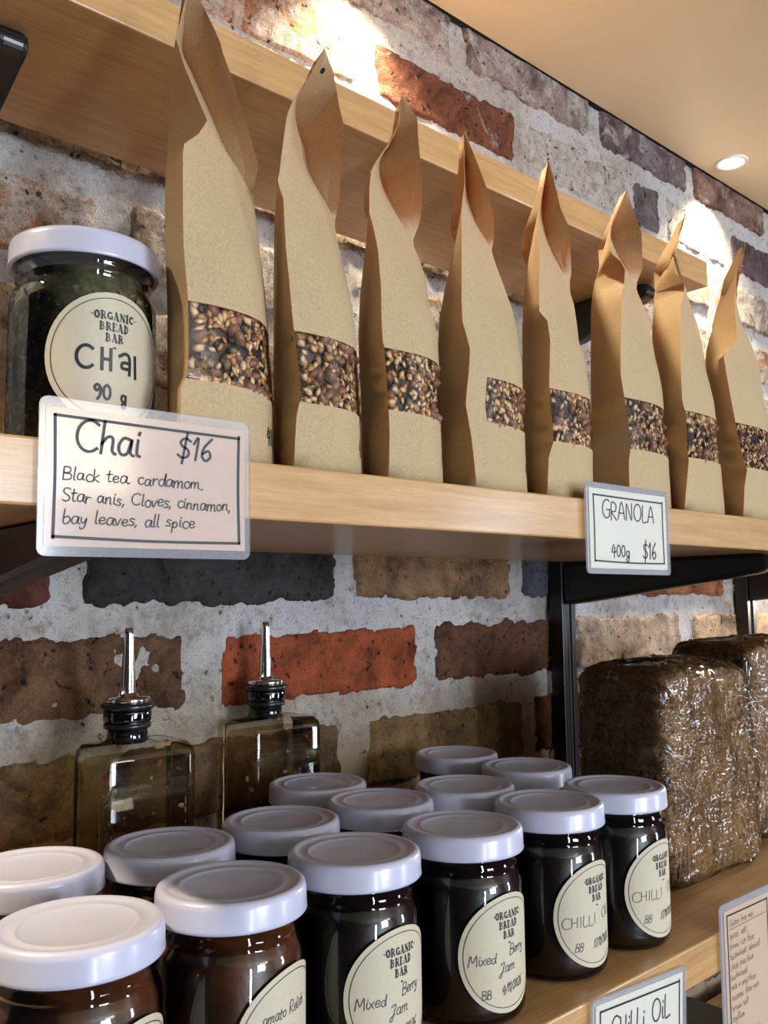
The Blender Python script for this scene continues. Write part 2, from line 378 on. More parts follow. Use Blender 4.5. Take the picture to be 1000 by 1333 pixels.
def smooth_line(P, n=4):
    if len(P) < 3: return P
    out = []
    for i in range(len(P)-1):
        p0 = P[max(i-1, 0)]; p1 = P[i]; p2 = P[i+1]; p3 = P[min(i+2, len(P)-1)]
        for k in range(n):
            t = k/n
            out.append(tuple(.5*((2*p1[a])+(-p0[a]+p2[a])*t+(2*p0[a]-5*p1[a]+4*p2[a]-p3[a])*t*t+(-p0[a]+3*p1[a]-3*p2[a]+p3[a])*t**3) for a in (0, 1)))
    out.append(P[-1]); return out
class Ink:
    """collects pen strokes as flat ribbons in (u, v) metres, mapped to the surface by fn(u, v) -> xyz"""
    def __init__(s, fn): s.fn = fn; s.V = []; s.F = []
    def stroke(s, P, w):
        if len(P) < 2: return
        b = len(s.V); n = len(P)
        for i, p in enumerate(P):
            q0 = P[max(i-1, 0)]; q1 = P[min(i+1, n-1)]
            dx, dy = q1[0]-q0[0], q1[1]-q0[1]; L = math.hypot(dx, dy) or 1e-9
            nx, ny = -dy/L*w/2, dx/L*w/2
            if i == 0: p = (p[0]-dx/L*w/2, p[1]-dy/L*w/2)
            if i == n-1: p = (p[0]+dx/L*w/2, p[1]+dy/L*w/2)
            s.V += [s.fn(p[0]+nx, p[1]+ny), s.fn(p[0]-nx, p[1]-ny)]
        for i in range(n-1): s.F.append((b+2*i, b+2*i+1, b+2*i+3, b+2*i+2))
    def text(s, txt, u, v, h, w, slope=0.0, sx=1.0, track=0.0, slant=0.0, jit=0.0, seed=1):
        rnd = random.Random(seed); x = 0
        for ch in txt:
            adv, st = G.get(ch, G[' '])
            jy = rnd.uniform(-jit, jit)*h; js = 1+rnd.uniform(-jit, jit)
            for line in st:
                pts = smooth_line(line)
                s.stroke([(u+x+(a*sx+b*slant)*h*js, v+b*h*js+jy+slope*(x+a*h*sx)) for a, b in pts], w)
            x += (adv*sx+track)*h
        return x
    def serif(s, txt, uc, v, h, dots=False):
        """bold slab lettering, centred at uc: thick stems, thin bars, small serifs"""
        T, t = .26, .08
        S = {'O': (.78, [(arc(.39, .5, .25, .42, 70, 290, 9), T), (arc(.39, .5, .25, .42, -70, 70, 9), T)]),
             'R': (.80, [([(.2, 0), (.2, 1)], T), ([(.2, .96), (.5, .94), (.58, .76), (.5, .54), (.25, .52)], .15), ([(.42, .5), (.66, .04)], T*.8), ([(.02, .04), (.36, .04)], t), ([(.02, .96), (.3, .96)], t)]),
             'G': (.82, [(arc(.42, .5, .27, .42, 60, 300, 10), T*.9), ([(.68, .08), (.68, .42)], T*.7), ([(.5, .44), (.82, .44)], t)]),
             'A': (.84, [([(.38, 1), (.64, 0)], T), ([(.36, .98), (.12, 0)], t), ([(.2, .32), (.5, .32)], t), ([(0, .04), (.26, .04)], t), ([(.46, .04), (.84, .04)], t)]),
             'N': (.84, [([(.14, 0), (.14, 1)], t*1.2), ([(.16, .95), (.62, .05)], T), ([(.68, 0), (.68, 1)], t*1.2), ([(0, .04), (.28, .04)], t), ([(.54, .96), (.82, .96)], t)]),
             'I': (.42, [([(.2, 0), (.2, 1)], T), ([(.0, .04), (.4, .04)], t), ([(.0, .96), (.4, .96)], t)]),
             'C': (.76, [(arc(.42, .5, .27, .42, 60, 300, 10), T*.9), ([(.66, .66), (.66, .98)], t)]),
             'B': (.78, [([(.2, 0), (.2, 1)], T), ([(.2, .96), (.5, .93), (.54, .75), (.46, .54), (.25, .52), (.52, .48), (.62, .26), (.5, .05), (.2, .04)], .15), ([(.02, .04), (.3, .04)], t), ([(.02, .96), (.3, .96)], t)]),
             'E': (.72, [([(.2, 0), (.2, 1)], T), ([(.02, .04), (.62, .04)], t), ([(.02, .96), (.6, .96)], t), ([(.2, .5), (.46, .5)], t), ([(.62, .0), (.62, .3)], t), ([(.6, .72), (.6, 1)], t)]),
             'D': (.80, [([(.2, 0), (.2, 1)], T), ([(.2, .96), (.48, .9), (.6, .5), (.48, .1), (.2, .04)], .17), ([(.02, .04), (.3, .04)], t), ([(.02, .96), (.3, .96)], t)])}
        tot = sum(S[c][0] for c in txt)+.04*(len(txt)-1); x = uc-tot*h*.5
        if dots:
            for e in (-1, 1):
                cx = uc+e*(tot*.5+.2)*h; s.stroke([(cx-.05*h, v+.5*h), (cx+.05*h, v+.5*h)], .13*h)
        for c in txt:
            for pts, w in S[c][1]: s.stroke([(x+a*h, v+b*h) for a, b in pts], w*h)
            x += (S[c][0]+.04)*h
    def ring(s, cx, cy, r, w, n=64): s.stroke([(cx+r*math.cos(2*math.pi*k/n), cy+r*math.sin(2*math.pi*k/n)) for k in range(n+1)], w)
    def build(s, name, mat, parent): return add(name, mesh(name, s.V, s.F), mat, parent)

# ------------------------------------------------------------------ the setting: brick wall, ceiling
WY = .62
XA, XB, ZA, ZB = -.30, 2.30, -.62, .66
nx, nz = 801, 401
gx, gz = np.meshgrid(np.linspace(XA, XB, nx), np.linspace(ZA, ZB, nz))
gy = WY - .0018*fbm(gx*22, gz*22, 0, 3, 4) - .0009*fbm(gx*110, gz*110, 0, 9, 2)
mv = np.stack([gx, gy, gz], -1).reshape(-1, 3)
wall = add('wall_back', mesh('wall_back', mv, grid_faces(nz, nx)), M_MORTAR); tag(wall, kind='structure')
JO = -.0133; PITCHZ = .082
ROWS = {  # course index -> joints: (x0, x1, colour)
 -1: [(-.11, .115), (.13, .354), (.381, .602), (.621, .835), (.85, 1.081), (1.111, 1.336), (1.352, 1.58)],
 0: [(.02, .247), (.267, .503), (.519, .739), (.757, .968), (.99, 1.208), (1.225, 1.45), (1.47, 1.69)],
 -2: [(.05, .272), (.292, .505), (.533, .755), (.772, .985), (1.0, 1.22), (1.24, 1.46)],
 6: [(.07, .29), (.31, .53), (.55, .766), (.785, .99), (1.006, 1.075), (1.09, 1.26), (1.275, 1.50), (1.52, 1.74)],
 7: [(-.03, .2), (.22, .435), (.452, .662), (.682, .915), (.935, 1.15), (1.165, 1.39), (1.41, 1.62), (1.64, 1.86)],
}
COLS = {
 (-1, 1): srgb(128, 98, 74), (-1, 2): srgb(172, 92, 60), (-1, 3): srgb(112, 80, 62), (-1, 4): srgb(214, 190, 166), (-1, 5): srgb(214, 186, 152), (-1, 6): srgb(196, 150, 110),
 (0, 0): srgb(118, 76, 64), (0, 1): srgb(74, 72, 74), (0, 2): srgb(164, 130, 98), (0, 3): srgb(96, 100, 112), (0, 4): srgb(182, 122, 86), (0, 5): srgb(188, 170, 160),
 (-2, 0): srgb(158, 130, 96), (-2, 1): srgb(128, 104, 78), (-2, 2): srgb(146, 120, 82), (-2, 3): srgb(120, 82, 52), (-2, 4): srgb(170, 130, 96),
 (6, 0): srgb(176, 110, 76), (6, 1): srgb(190, 138, 100), (6, 2): srgb(140, 92, 72), (6, 3): srgb(206, 204, 206), (6, 4): srgb(128, 120, 120), (6, 5): srgb(214, 206, 186), (6, 6): srgb(126, 108, 112), (6, 7): srgb(140, 120, 116),
 (7, 1): srgb(190, 160, 130), (7, 2): srgb(186, 168, 160), (7, 3): srgb(160, 144, 140), (7, 4): srgb(136, 122, 124), (7, 5): srgb(150, 120, 108), (7, 6): srgb(142, 120, 116),
}
PAL = [srgb(184, 158, 126), srgb(170, 146, 120), srgb(196, 176, 148), srgb(160, 140, 122), srgb(176, 134, 104), srgb(150, 130, 116), srgb(204, 186, 158)]
rnd = random.Random(7)
def brick_mesh(x0, x1, z0, z1, seed):
    """front-rounded brick standing a few millimetres proud of the joint, chipped along its edges"""
    W, H = x1-x0, z1-z0; cx, cz = (x0+x1)/2, (z0+z1)/2
    nu, nv = 64, 24
    u = np.linspace(-1, 1, nu); v = np.linspace(-1, 1, nv)
    U, Vv = np.meshgrid(u, v)
    X = cx+U*W/2; Z = cz+Vv*H/2
    du = (1-np.abs(U))*W/2; dv = (1-np.abs(Vv))*H/2; e = np.minimum(du, dv)
    n1 = fbm(X*45, Z*45, seed*3.1, 11, 4); n0 = .6*fbm(X*34, Z*34, seed*1.7, 19, 5)+.55*fbm(X*130, Z*130, seed*1.7, 23, 3)
    X = X+np.where(np.abs(U) > .999, 1, .0)*np.sign(U)*n1*.004
    Z = Z+np.where(np.abs(Vv) > .999, 1, .0)*np.sign(Vv)*n1*.0035
    proud = .0032+.0016*math.sin(seed*12.9)
    rc = .010; cx_ = np.clip(rc-du, 0, None); cz_ = np.clip(rc-dv, 0, None); e = np.minimum(e, rc-np.hypot(cx_, cz_))
    edge = np.clip((e+n0*.0085-.0008)/.0045, 0, 1); edge = edge*edge*(3-2*edge)
    Y = WY-(proud+.0022*fbm(X*30, Z*30, seed, 5, 4))*edge+.006*(1-edge)+.002*n1*(1-edge)-.0008*fbm(X*140, Z*140, seed, 2, 2)
    V = np.stack([X-cx, Y-WY, Z-cz], -1).reshape(-1, 3)
    F = grid_faces(nv, nu)
    # back rim closes the block into the wall
    rim = [j for j in range(nu)]+[i*nu+nu-1 for i in range(1, nv)]+[(nv-1)*nu+j for j in range(nu-2, -1, -1)]+[i*nu for i in range(nv-2, 0, -1)]
    b = len(V); V = np.vstack([V, V[rim]+[0, .02, 0]]); n = len(rim)
    F += [(rim[i], b+i, b+(i+1) % n, rim[(i+1) % n]) for i in range(n)]; F.append(tuple(b+i for i in range(n)))
    return V, F, (cx, cz)
for k in range(-7, 8):
    z0 = JO+PITCHZ*k+.009; z1 = JO+PITCHZ*(k+1)-.009
    if k in ROWS: spans = ROWS[k]
    else:
        off = (.118 if k % 2 else 0)+rnd.uniform(-.02, .02); spans = []; x = -.07+off
        while x < 1.7:
            w = rnd.uniform(.208, .226); spans.append((x, x+w)); x += w+rnd.uniform(.014, .020)
    for i, (a, b) in enumerate(spans):
        V, F, (cx, cz) = brick_mesh(a, b, z0+rnd.uniform(-.002, .002), z1+rnd.uniform(-.002, .002), k*10+i+100)
        o = add('brick', mesh('brick', V, F), M_BRICK, wall); o.location = (cx, WY, cz)
        c = COLS.get((k, i)) or PAL[rnd.randrange(len(PAL))]
        al = {(-1, 1): -.2, (-1, 4): .45, (-1, 5): .3, (0, 5): .4, (6, 0): .5, (6, 1): .62, (6, 2): .3, (6, 3): 1.0, (6, 4): .1, (6, 5): .9, (6, 6): .25, (7, 1): .7, (7, 2): .6, (7, 3): .55, (7, 4): .5, (7, 5): .4, (7, 6): .5, (-1, 2): .06, (0, 2): .12, (0, 1): .14}.get((k, i), .1 if k < 1 else .68)
        o.color = (*c, al)
ceil = add('ceiling', bevel_box('ceiling', -.9, 3.2, -2.4, WY-.0085, ZC, ZC+.02, .0008), M_CEIL); tag(ceil, kind='structure')
# downlights recessed in the ceiling
DL_LAB = ['small round ceiling downlight glowing above the far end of the top shelf', 'round ceiling downlight above the middle of the top shelf',
          'round ceiling downlight at the near end of the shelves, left of the row', 'round ceiling downlight furthest right along the wall, past the shelves']
M_LAMP = NT('lamp_glow'); _e = M_LAMP.n('ShaderNodeEmission'); _e.inputs[0].default_value = (1, .93, .78, 1); _e.inputs[1].default_value = 14; M_LAMP = M_LAMP.done(_e.outputs[0])
M_TRIM = plain('white_trim', (.75, .73, .68), .35)
for (x, y, pw), lab in zip(DOWNLIGHTS, DL_LAB):
    t = empty('ceiling_downlight', (x, y, ZC)); tag(t, lab, 'downlight', 'downlights along the wall')
    V, F = lathe([(.0165, -.0004), (.0175, -.0022), (.021, -.0026), (.0225, -.0012), (.0228, .0004)], 40)
    add('trim_ring', mesh('trim_ring', V, F), M_TRIM, t)
    V, F = lathe([(.0168, -.0006), (.012, -.0010), (.0004, -.0013)], 40, cap_hi=True)
    add('lens', mesh('lens', V, F), M_LAMP, t)
    spot(x, y, pw)

# ------------------------------------------------------------------ shelves, uprights, brackets
POSTS = [.1525, .8000, 1.2290]
def shelf(name, x0, x1, y0, z0, z1, label):
    back = .5965; out = [(x0, y0), (x1, y0), (x1, back)]
    out += [(x0, back)]
    o = add(name, prism(name, out, 'z', z0, z1, .0012), M_WOOD)
    return tag(o, label, 'shelf', 'wooden wall shelves')
t = add('gap_shade_strip', bevel_box('gap_shade_strip', -.9, 3.2, .6100, .6195, ZC+.0005, ZC+.006, .0003), plain('shadow_gap_black', (.004, .004, .004), .9)); tag(t, kind='structure')  # black strip standing in for the shade in the ceiling gap
shelf('wooden_shelf', .11, .8695, .4485, .3239, .3514, 'topmost empty wooden shelf board behind the tops of the paper bags')
shelf('wooden_shelf', .11, 1.75, .352, .0380, .0655, 'middle wooden shelf board carrying the chai jar and the row of paper bags')
shelf('wooden_shelf', .05, 1.75, .3265, -.2600, -.2346, 'lowest visible wooden shelf board carrying the white-lidded jars and the bread')
shelf('wooden_shelf', .05, 1.75, .34, -.528, -.500, 'wooden shelf board below the jar shelf, holding the black tin')
UP_LAB = ['black metal wall upright at the left edge with its shelf brackets', 'black metal wall upright beside the wrapped bread with its shelf brackets', 'black metal wall upright furthest right, behind the wrapped bread']
for px, lab in zip(POSTS, UP_LAB):
    t = empty('shelf_upright', (px, .62, -.60)); tag(t, lab, 'shelf upright', 'black shelf uprights')
    # slotted channel: two side walls, recessed front with a groove
    w = .0240; pts = [(0, .615), (0, .598), (.0075, .598), (.0085, .6005), (.0155, .6005), (.0165, .598), (w, .598), (w, .615)]
    me = prism('channel', [(a, b-.62) for a, b in pts], 'z', 0, (.60+.3235), .0005); add('channel', me, M_BLACK, t)
    tops = [(-.2600, .345), (.0380, .368), (.3239, .480 if px > .5 else .487), (-.528, .36)]
    if px > 1: tops = tops[:2]+tops[3:]
    for zt, tip in tops:
        L = .598-tip; z = zt+.60
        out = [(.598-.62, z-.0003), (tip+.006-.62, z-.0003), (tip+.001-.62, z-.004), (tip-.62, z-.010), (tip+.003-.62, z-.0155), (tip+.012-.62, z-.0185),
               (.598-.62-.03, z-.044), (.598-.62, z-.047)]
        me = prism('bracket', out, 'x', .0025, .0215, .0042); add('bracket', me, M_BLACK, t)

# ------------------------------------------------------------------ kraft paper bags
BAGS=[
(4,8,[(65.8,215.5,400,202.4,364,267.1,382,277.6,400),(79.1,215.4,400,202.5,364,266.7,382,277.1,400),(92.4,215.2,400,202.6,364,266.2,382,276,400),(98.9,215.1,400,202.7,364,266,382,275.5,400),(103.3,215,400,205,364,265.8,382,275.1,400),(105.7,215,400,206.2,364,265.7,382,274.9,400),(119,214.8,400,206.3,364,264.9,382,273.9,400),(132.3,214.6,400,206,364,263.8,382,272.2,399.2),(140.6,214.5,400,205.8,364,263.1,382,270.5,397.8),(145.6,214.4,400,205.3,364,262.6,382,269.6,397),(158.9,213.8,400,203.9,364,261.1,382,267,394.9),(166.4,213.4,400,203.1,364,260.3,382,265.5,393.7),(172.2,213.1,400,202.9,364,259.6,382,264.3,392.7),(185.5,212.6,400,202.5,364,258.2,382,261.7,390.5),(191.8,212.5,400,202.4,364,257.5,382.3,260.3,389.5),(198.8,212.4,400,202.4,364.2,257.2,383.3,258.5,388.3),(212.1,212.3,400,202.6,364.8,256.6,385.8,256.7,386.1),(217.4,212.5,400,203.5,365.2,255.6,387,256.7,384.7),(225.4,212.9,400,211.5,365.6,253.7,388.6,251.2,373),(234.2,213.3,400,216.5,366.2,250.5,389.8,231.7,355),(238.6,213.5,400,214.4,366.6,248.5,390,229.7,355),(241.5,213.6,400,213,366.9,247.2,390,228.5,355),(251.9,213.8,399.6,208.2,368,239.3,390,224.1,355),(258.8,213.4,398.4,205,368.6,233.4,390,221.2,355.1),(265.2,212.8,396.8,202.9,369.1,227.7,390,219,356.2),(271.7,212.2,394.7,200.7,369.5,220.4,390,218.7,358.2),(278.5,211.3,392.2,202.3,369.8,214.6,388.6,217.5,361),(291.8,211.7,387.7,205.3,370,208.7,375.9,214.6,366.5),(305.1,213.8,384.8,208.6,370,208.6,370,208.6,370)]),
(3,8,[(65.8,279.6,400,267.2,364,327.9,382,341,400),(79.2,279.6,400,267.8,364,327.5,382,340.4,400),(92.5,279.6,400,268.7,364,326.8,382,339.1,400),(101.3,279.6,400,270.7,364,326.3,382,338.2,400),(105.9,279.6,400,271.2,364,326.1,382,337.7,400),(110.7,279.6,400,271.7,364,325.9,382,337.2,400),(119.3,279.6,400,270.3,364,325.6,382,336.4,400),(132.7,279.6,400,268.2,364,325.1,382,334.4,399.2),(138.3,279.6,400,267.3,364,325,382,333,398.4),(142.6,279.6,400,266.6,364,324.8,382,332,397.7),(146,279.5,400,266.2,364,324.7,382,331.2,397.2),(159.4,279.5,400,264.7,364,322.8,382,328.1,395.1),(166.1,279.6,400,264,364,321.9,382,326.5,394.1),(172.8,279.6,400,263.1,364,320.3,382,324.9,393.1),(182,279.7,400,262,364,317.6,382,322.7,391.6),(186.1,279.8,400,261.8,364,316.3,382,321.3,391),(199.5,279.9,400,261.2,364.3,312.9,382.6,315.9,388.7),(207.6,280,400,261.1,364.8,311.9,384.1,312.6,387.4),(212.9,280.3,400,258.9,365.2,311.9,385.2,312.5,386.6),(216.9,280.7,400,258.1,365.6,311.9,386.1,312.6,386),(222.1,281.2,400,259.6,366,310.5,387.3,312.7,384.2),(226.3,281.5,400,260.3,366.4,309.4,388.2,309.9,378.5),(239.6,283.2,400,262.9,367.5,304.4,390,292.5,355),(244.6,283.8,399.9,263.9,368,301.9,390,292.6,355),(253,284.4,398.9,265.7,368.6,297.5,390,293.4,355),(257.1,284.4,398.1,266.6,368.9,294,390,293.6,355.1),(266.4,284.1,395.4,270.5,369.4,288.2,390,292.6,357),(276.6,284.2,391.7,276.9,369.8,282.3,386.8,293.9,360.6),(279.7,284.9,390.6,278.7,369.9,283.6,384.9,294.4,361.8),(293.1,291.9,387.1,286.2,370,288.2,374.5,296.2,366.8),(306.5,298.6,385.1,292.8,370,292.8,370,292.8,370)]),
(3,6,[(65.8,343.3,400,332.2,364,393.5,382,405.7,400),(78.9,343.4,400,332.8,364,393.1,382,405.3,400),(92,343.6,400,333.3,364,392.5,382,404.2,400),(105.7,343.7,400,332.8,364,391.9,382,403.1,400),(118.1,343.4,400,331.9,364,391.7,382,402.1,400),(131.2,342.6,400,330.9,364,391.6,382,400.4,399.4),(140.9,342,400,330.2,364,391.5,382,398.2,398),(144.3,341.8,400,328.9,364,391.4,382,397.4,397.5),(157.4,341.5,400,328.1,364,390.6,382,394.5,395.7),(170.5,342.4,400,328,364,389.5,382,391.5,393.8),(176.1,342.8,400,328,364,386.3,382,390.3,393.1),(183.6,343.3,400,327.3,364,384.3,382,388.6,392),(196.7,345.2,400,326.3,364.2,382.2,382,385.6,390.1),(209.7,347.2,400,323.5,365,377.7,383,378.6,388.1),(217.6,348.4,400,321.3,365.7,374.8,384.7,376.7,386.9),(222.8,349.2,400,321.8,366.2,372.2,386,375.5,386.1),(232.5,350.6,400,322.7,367.1,367.4,388.3,376,380.6),(235.9,351.1,400,323.4,367.4,365.5,389,368.7,371.2),(243.7,351.4,399.9,324.9,368.1,360.4,389.9,353.6,355.3),(249,350.9,399.3,327.9,368.5,356,390,352.6,355),(253.1,350.4,398.5,330.3,368.7,352.6,390,352.2,355),(262.1,349.5,395.9,337.6,369.2,347.5,390,352.8,356.7),(265.1,350.6,395.1,340.1,369.3,348.7,389.9,353.5,357.6),(275.2,356,392.1,345.4,369.7,355,387.8,356.3,361.2),(281.8,360.1,390.2,348.9,369.9,357,383.5,358.8,363.7),(288.3,362.3,388.2,349.7,370,356.7,377.5,360.7,366),(301.3,364.1,385.1,351.8,370,351.8,370,351.8,370)]),
(5,8,[(65.8,408.3,396.4,405.2,364,473.3,380.2,485,396.4),(78.7,408.5,396.4,403.7,364,473.2,380.2,484.7,396.4),(91.7,408.8,396.4,402,364,473,380.2,484.1,396.4),(97.3,408.9,396.4,401.2,364,472.9,380.2,483.8,396.4),(104.6,408.9,396.4,399.5,364,472.8,380.2,483.5,396.4),(108.8,408.5,396.4,398.6,364,472.8,380.2,483.3,396.4),(117.5,407.8,396.4,396.6,364,472.7,380.2,482.9,396.4),(130.5,406.6,396.4,398.5,364,472.3,380.2,481.7,396),(137.3,406,396.4,399.8,364,472,380.2,480.5,395.2),(143.4,406.2,396.4,400.7,364,471.7,380.2,479.3,394.5),(153.1,406.4,396.4,401.5,364,471.4,380.2,477.5,393.5),(156.3,406.5,396.4,400.3,364,471.2,380.2,476.9,393.1),(163.5,406.6,396.4,397.6,364,470.3,380.2,475.6,392.3),(169.3,406.8,396.4,395.1,364,469.5,380.2,474.5,391.6),(182.2,408.3,396.4,394.7,364,467.3,380.2,472.1,390.2),(195.2,411.8,396.4,395.2,364.1,462.9,380.2,469.3,388.7),(208.1,415.5,396.4,396.2,364.7,455.6,380.2,460.2,387),(221,419.6,396.4,397.6,365.7,449.5,381.3,453,385.4),(234,423.7,396.4,399.1,366.8,445.6,383.9,447,383.8),(241,425.8,396.4,400,367.4,442.9,385.4,446,380.3),(246.9,427.4,396.2,401.3,367.9,440.5,386.5,426.1,363.9),(255,429,395.2,403.1,368.6,437.1,387.3,412.2,356.1),(259.8,429,394.2,404.5,368.9,433,387.4,411.1,357.1),(266.4,428.5,392.4,406.3,369.3,426.2,387.4,410.9,359.4),(272.8,427.4,390.4,406.3,369.7,424.7,386.6,411.1,362),(285.7,423.3,385.9,406.2,370,414.3,376.7,411.5,367.3),(298.6,420.9,383.6,406.5,370,406.5,370,406.5,370)]),
(3,7,[(65.8,491.4,398.2,474.7,364,549.7,381.1,564.4,398.2),(79.3,491.6,398.2,475.7,364,549.9,381.1,564,398.2),(92.8,492.1,398.2,477.3,364,550.2,381.1,563.1,398.2),(104.4,492.5,398.2,483,364,550.4,381.1,562.3,398.2),(112.8,492.7,398.2,482.7,364,550.3,381.1,561.7,398.2),(119.7,493,398.2,482,364,549.8,381.1,561.3,398.2),(133.2,493.4,398.2,480.6,364,548.9,381.1,559.4,397.5),(140.3,493.7,398.2,479.9,364,548.5,381.1,557.7,396.7),(146.7,493.9,398.2,480.3,364,547.8,381.1,556.2,395.9),(160.2,494.3,398.2,481.4,364,545,381.1,553,394.3),(173.6,494.8,398.2,482.6,364,542.1,381.1,549.8,392.7),(187.1,495.2,398.2,480,364,539.7,381.1,546.5,391),(191.8,495.4,398.2,471.3,364,539.1,381.1,545.4,390.5),(200.6,496.3,398.2,471.9,364.1,537.9,381.1,543.3,389.4),(214.1,497.6,398.2,473.3,364.8,535.4,381.2,540,387.7),(227.6,499.9,398.2,475.2,365.8,531.3,383.2,537.7,386.1),(233.3,501.4,398.2,476.1,366.3,530,384.4,536.7,385.4),(241,503.3,398.2,476.5,367,527.6,386.1,537.4,384.1),(254.5,506.3,397.7,479.2,368.1,522.4,388.4,498.2,356.5),(268,507.7,395,481.2,369.1,514.2,388.7,489.3,357.4),(281.5,508.7,391,486,369.8,506.3,387,492.8,362.3),(294.9,508.4,386.7,490.3,370,497.9,376.3,496.1,367.2),(308.4,510.3,384.8,494.5,370,494.5,370,494.5,370)]),
(4,9,[(65.8,574.3,398.2,572.2,364,657.3,381.1,674.5,398.2),(79.9,574.6,398.2,572.6,364,656.9,381.1,673.7,398.2),(94,575.1,398.2,573.1,364,656.3,381.1,671.8,398.2),(99.5,575.3,398.2,573.3,364,656,381.1,671.1,398.2),(109,575.6,398.2,576.2,364,655.6,381.1,669.8,398.2),(112.6,575.8,398.2,577.3,364,655.5,381.1,669.3,398.2),(122.1,576.1,398.2,575,364,654.9,381.1,668,398.2),(127.3,576.3,398.2,573.8,364,654.4,381.1,667.3,398.2),(136.2,576.6,398.2,572.2,364,653.5,381.1,664.9,397.5),(147.1,577,398.2,570.4,364,652.5,381.1,661.4,396.4),(150.3,577.1,398.2,569.6,364,652.2,381.1,660.4,396),(164.4,577.6,398.2,566.5,364,650.8,381.1,655.9,394.5),(178.5,578.4,398.2,567.4,364,648.6,381.1,651.4,393),(192.6,579.3,398.2,568.3,364,644.9,381.1,646.8,391.5),(197.7,579.7,398.2,568.6,364,643.5,381.1,645.2,390.9),(206.7,580.3,398.2,569.9,364.1,641.2,381.1,642.3,389.9),(220.8,581.2,398.2,572.6,364.8,637.4,381.1,637.7,388.4),(226.3,581.6,398.2,573.8,365.1,634.2,381.1,635.8,387.8),(234.8,583.4,398.2,577.7,365.7,630.6,381.8,633.1,386.8),(238.7,584.4,398.2,579.4,366,628.6,382.3,631.7,386.4),(248.9,587.8,398.2,582.3,366.8,623.5,384.5,627.3,385.2),(254.3,590.6,398,577.4,367.4,621.2,385.6,626.9,384.2),(257.2,591.8,397.8,567.1,367.9,620,386.3,627.8,383.3),(263,593.3,397,565.4,368.4,617.4,387.4,625.2,377.8),(277.1,595.6,393.8,567.1,369.3,598,388.7,591.9,357.1),(288.1,596.8,390.5,573.9,369.8,594.1,386.3,592.6,360.9),(291.2,597,389.5,576.1,369.8,592.8,384.5,593,362.1),(305.3,602.1,385.9,586,370,591.3,374.3,594.9,367.3),(319.4,610.1,384.2,595.2,370,595.2,370,595.2,370)]),
(4,9,[(65.8,675,397.1,649.6,364,745.6,380.6,763.8,397.1),(80,674.5,397.1,652.9,364,744.8,380.6,762.7,397.1),(94.3,673.6,397.1,656.6,364,743.5,380.6,760.4,397.1),(108.5,672.6,397.1,660,364,742.3,380.6,758.1,397.1),(110.9,672.5,397.1,659.6,364,742.1,380.6,757.8,397.1),(117.7,672,397.1,658.6,364,741.3,380.6,756.7,397.1),(122.8,671.7,397.1,658.6,364,740.5,380.6,755.9,397.1),(137,670.1,397.1,658.6,364,738.3,380.6,752.4,396.5),(146,669.1,397.1,658.6,364,736.8,380.6,749.4,395.7),(148.9,668.8,397.1,657.2,364,736.3,380.6,748.4,395.4),(151.2,668.6,397.1,656.2,364,736,380.6,747.7,395.2),(157.3,667.9,397.1,653.5,364,735,380.6,745.7,394.7),(165.5,667,397.1,653.7,364,733.4,380.6,742.9,394),(179.7,666.1,397.1,654,364,730.4,380.6,738.1,392.7),(194,666.8,397.1,654.3,364,727.4,380.6,733.4,391.4),(208.2,667.6,397.1,655.5,364.1,724.7,380.6,728.6,390.1),(222.4,668.3,397.1,657.8,364.7,720.5,380.6,723.7,388.8),(236.7,670.4,397.1,660.7,365.7,714.3,380.6,718.9,387.5),(250.9,673.5,397.1,669.2,366.8,705.3,381,711,386.1),(259.6,675.1,396.5,671.8,367.5,703.1,382.3,705.6,385.2),(265.2,675.4,395.6,659.5,368.2,703.6,383.2,704.6,384.7),(279.4,682.8,392.6,658.5,369.2,692.1,386.4,658.5,367),(293.6,687.9,388.8,665.8,369.8,688.5,384.8,660.9,364.5),(298.5,689.6,387.5,668.2,369.9,686.2,381.6,665.5,366),(307.9,692.6,385.2,674.1,370,681.2,374.6,674,368.4),(322.1,699.3,383.5,682.7,370,682.7,370,682.7,370)]),
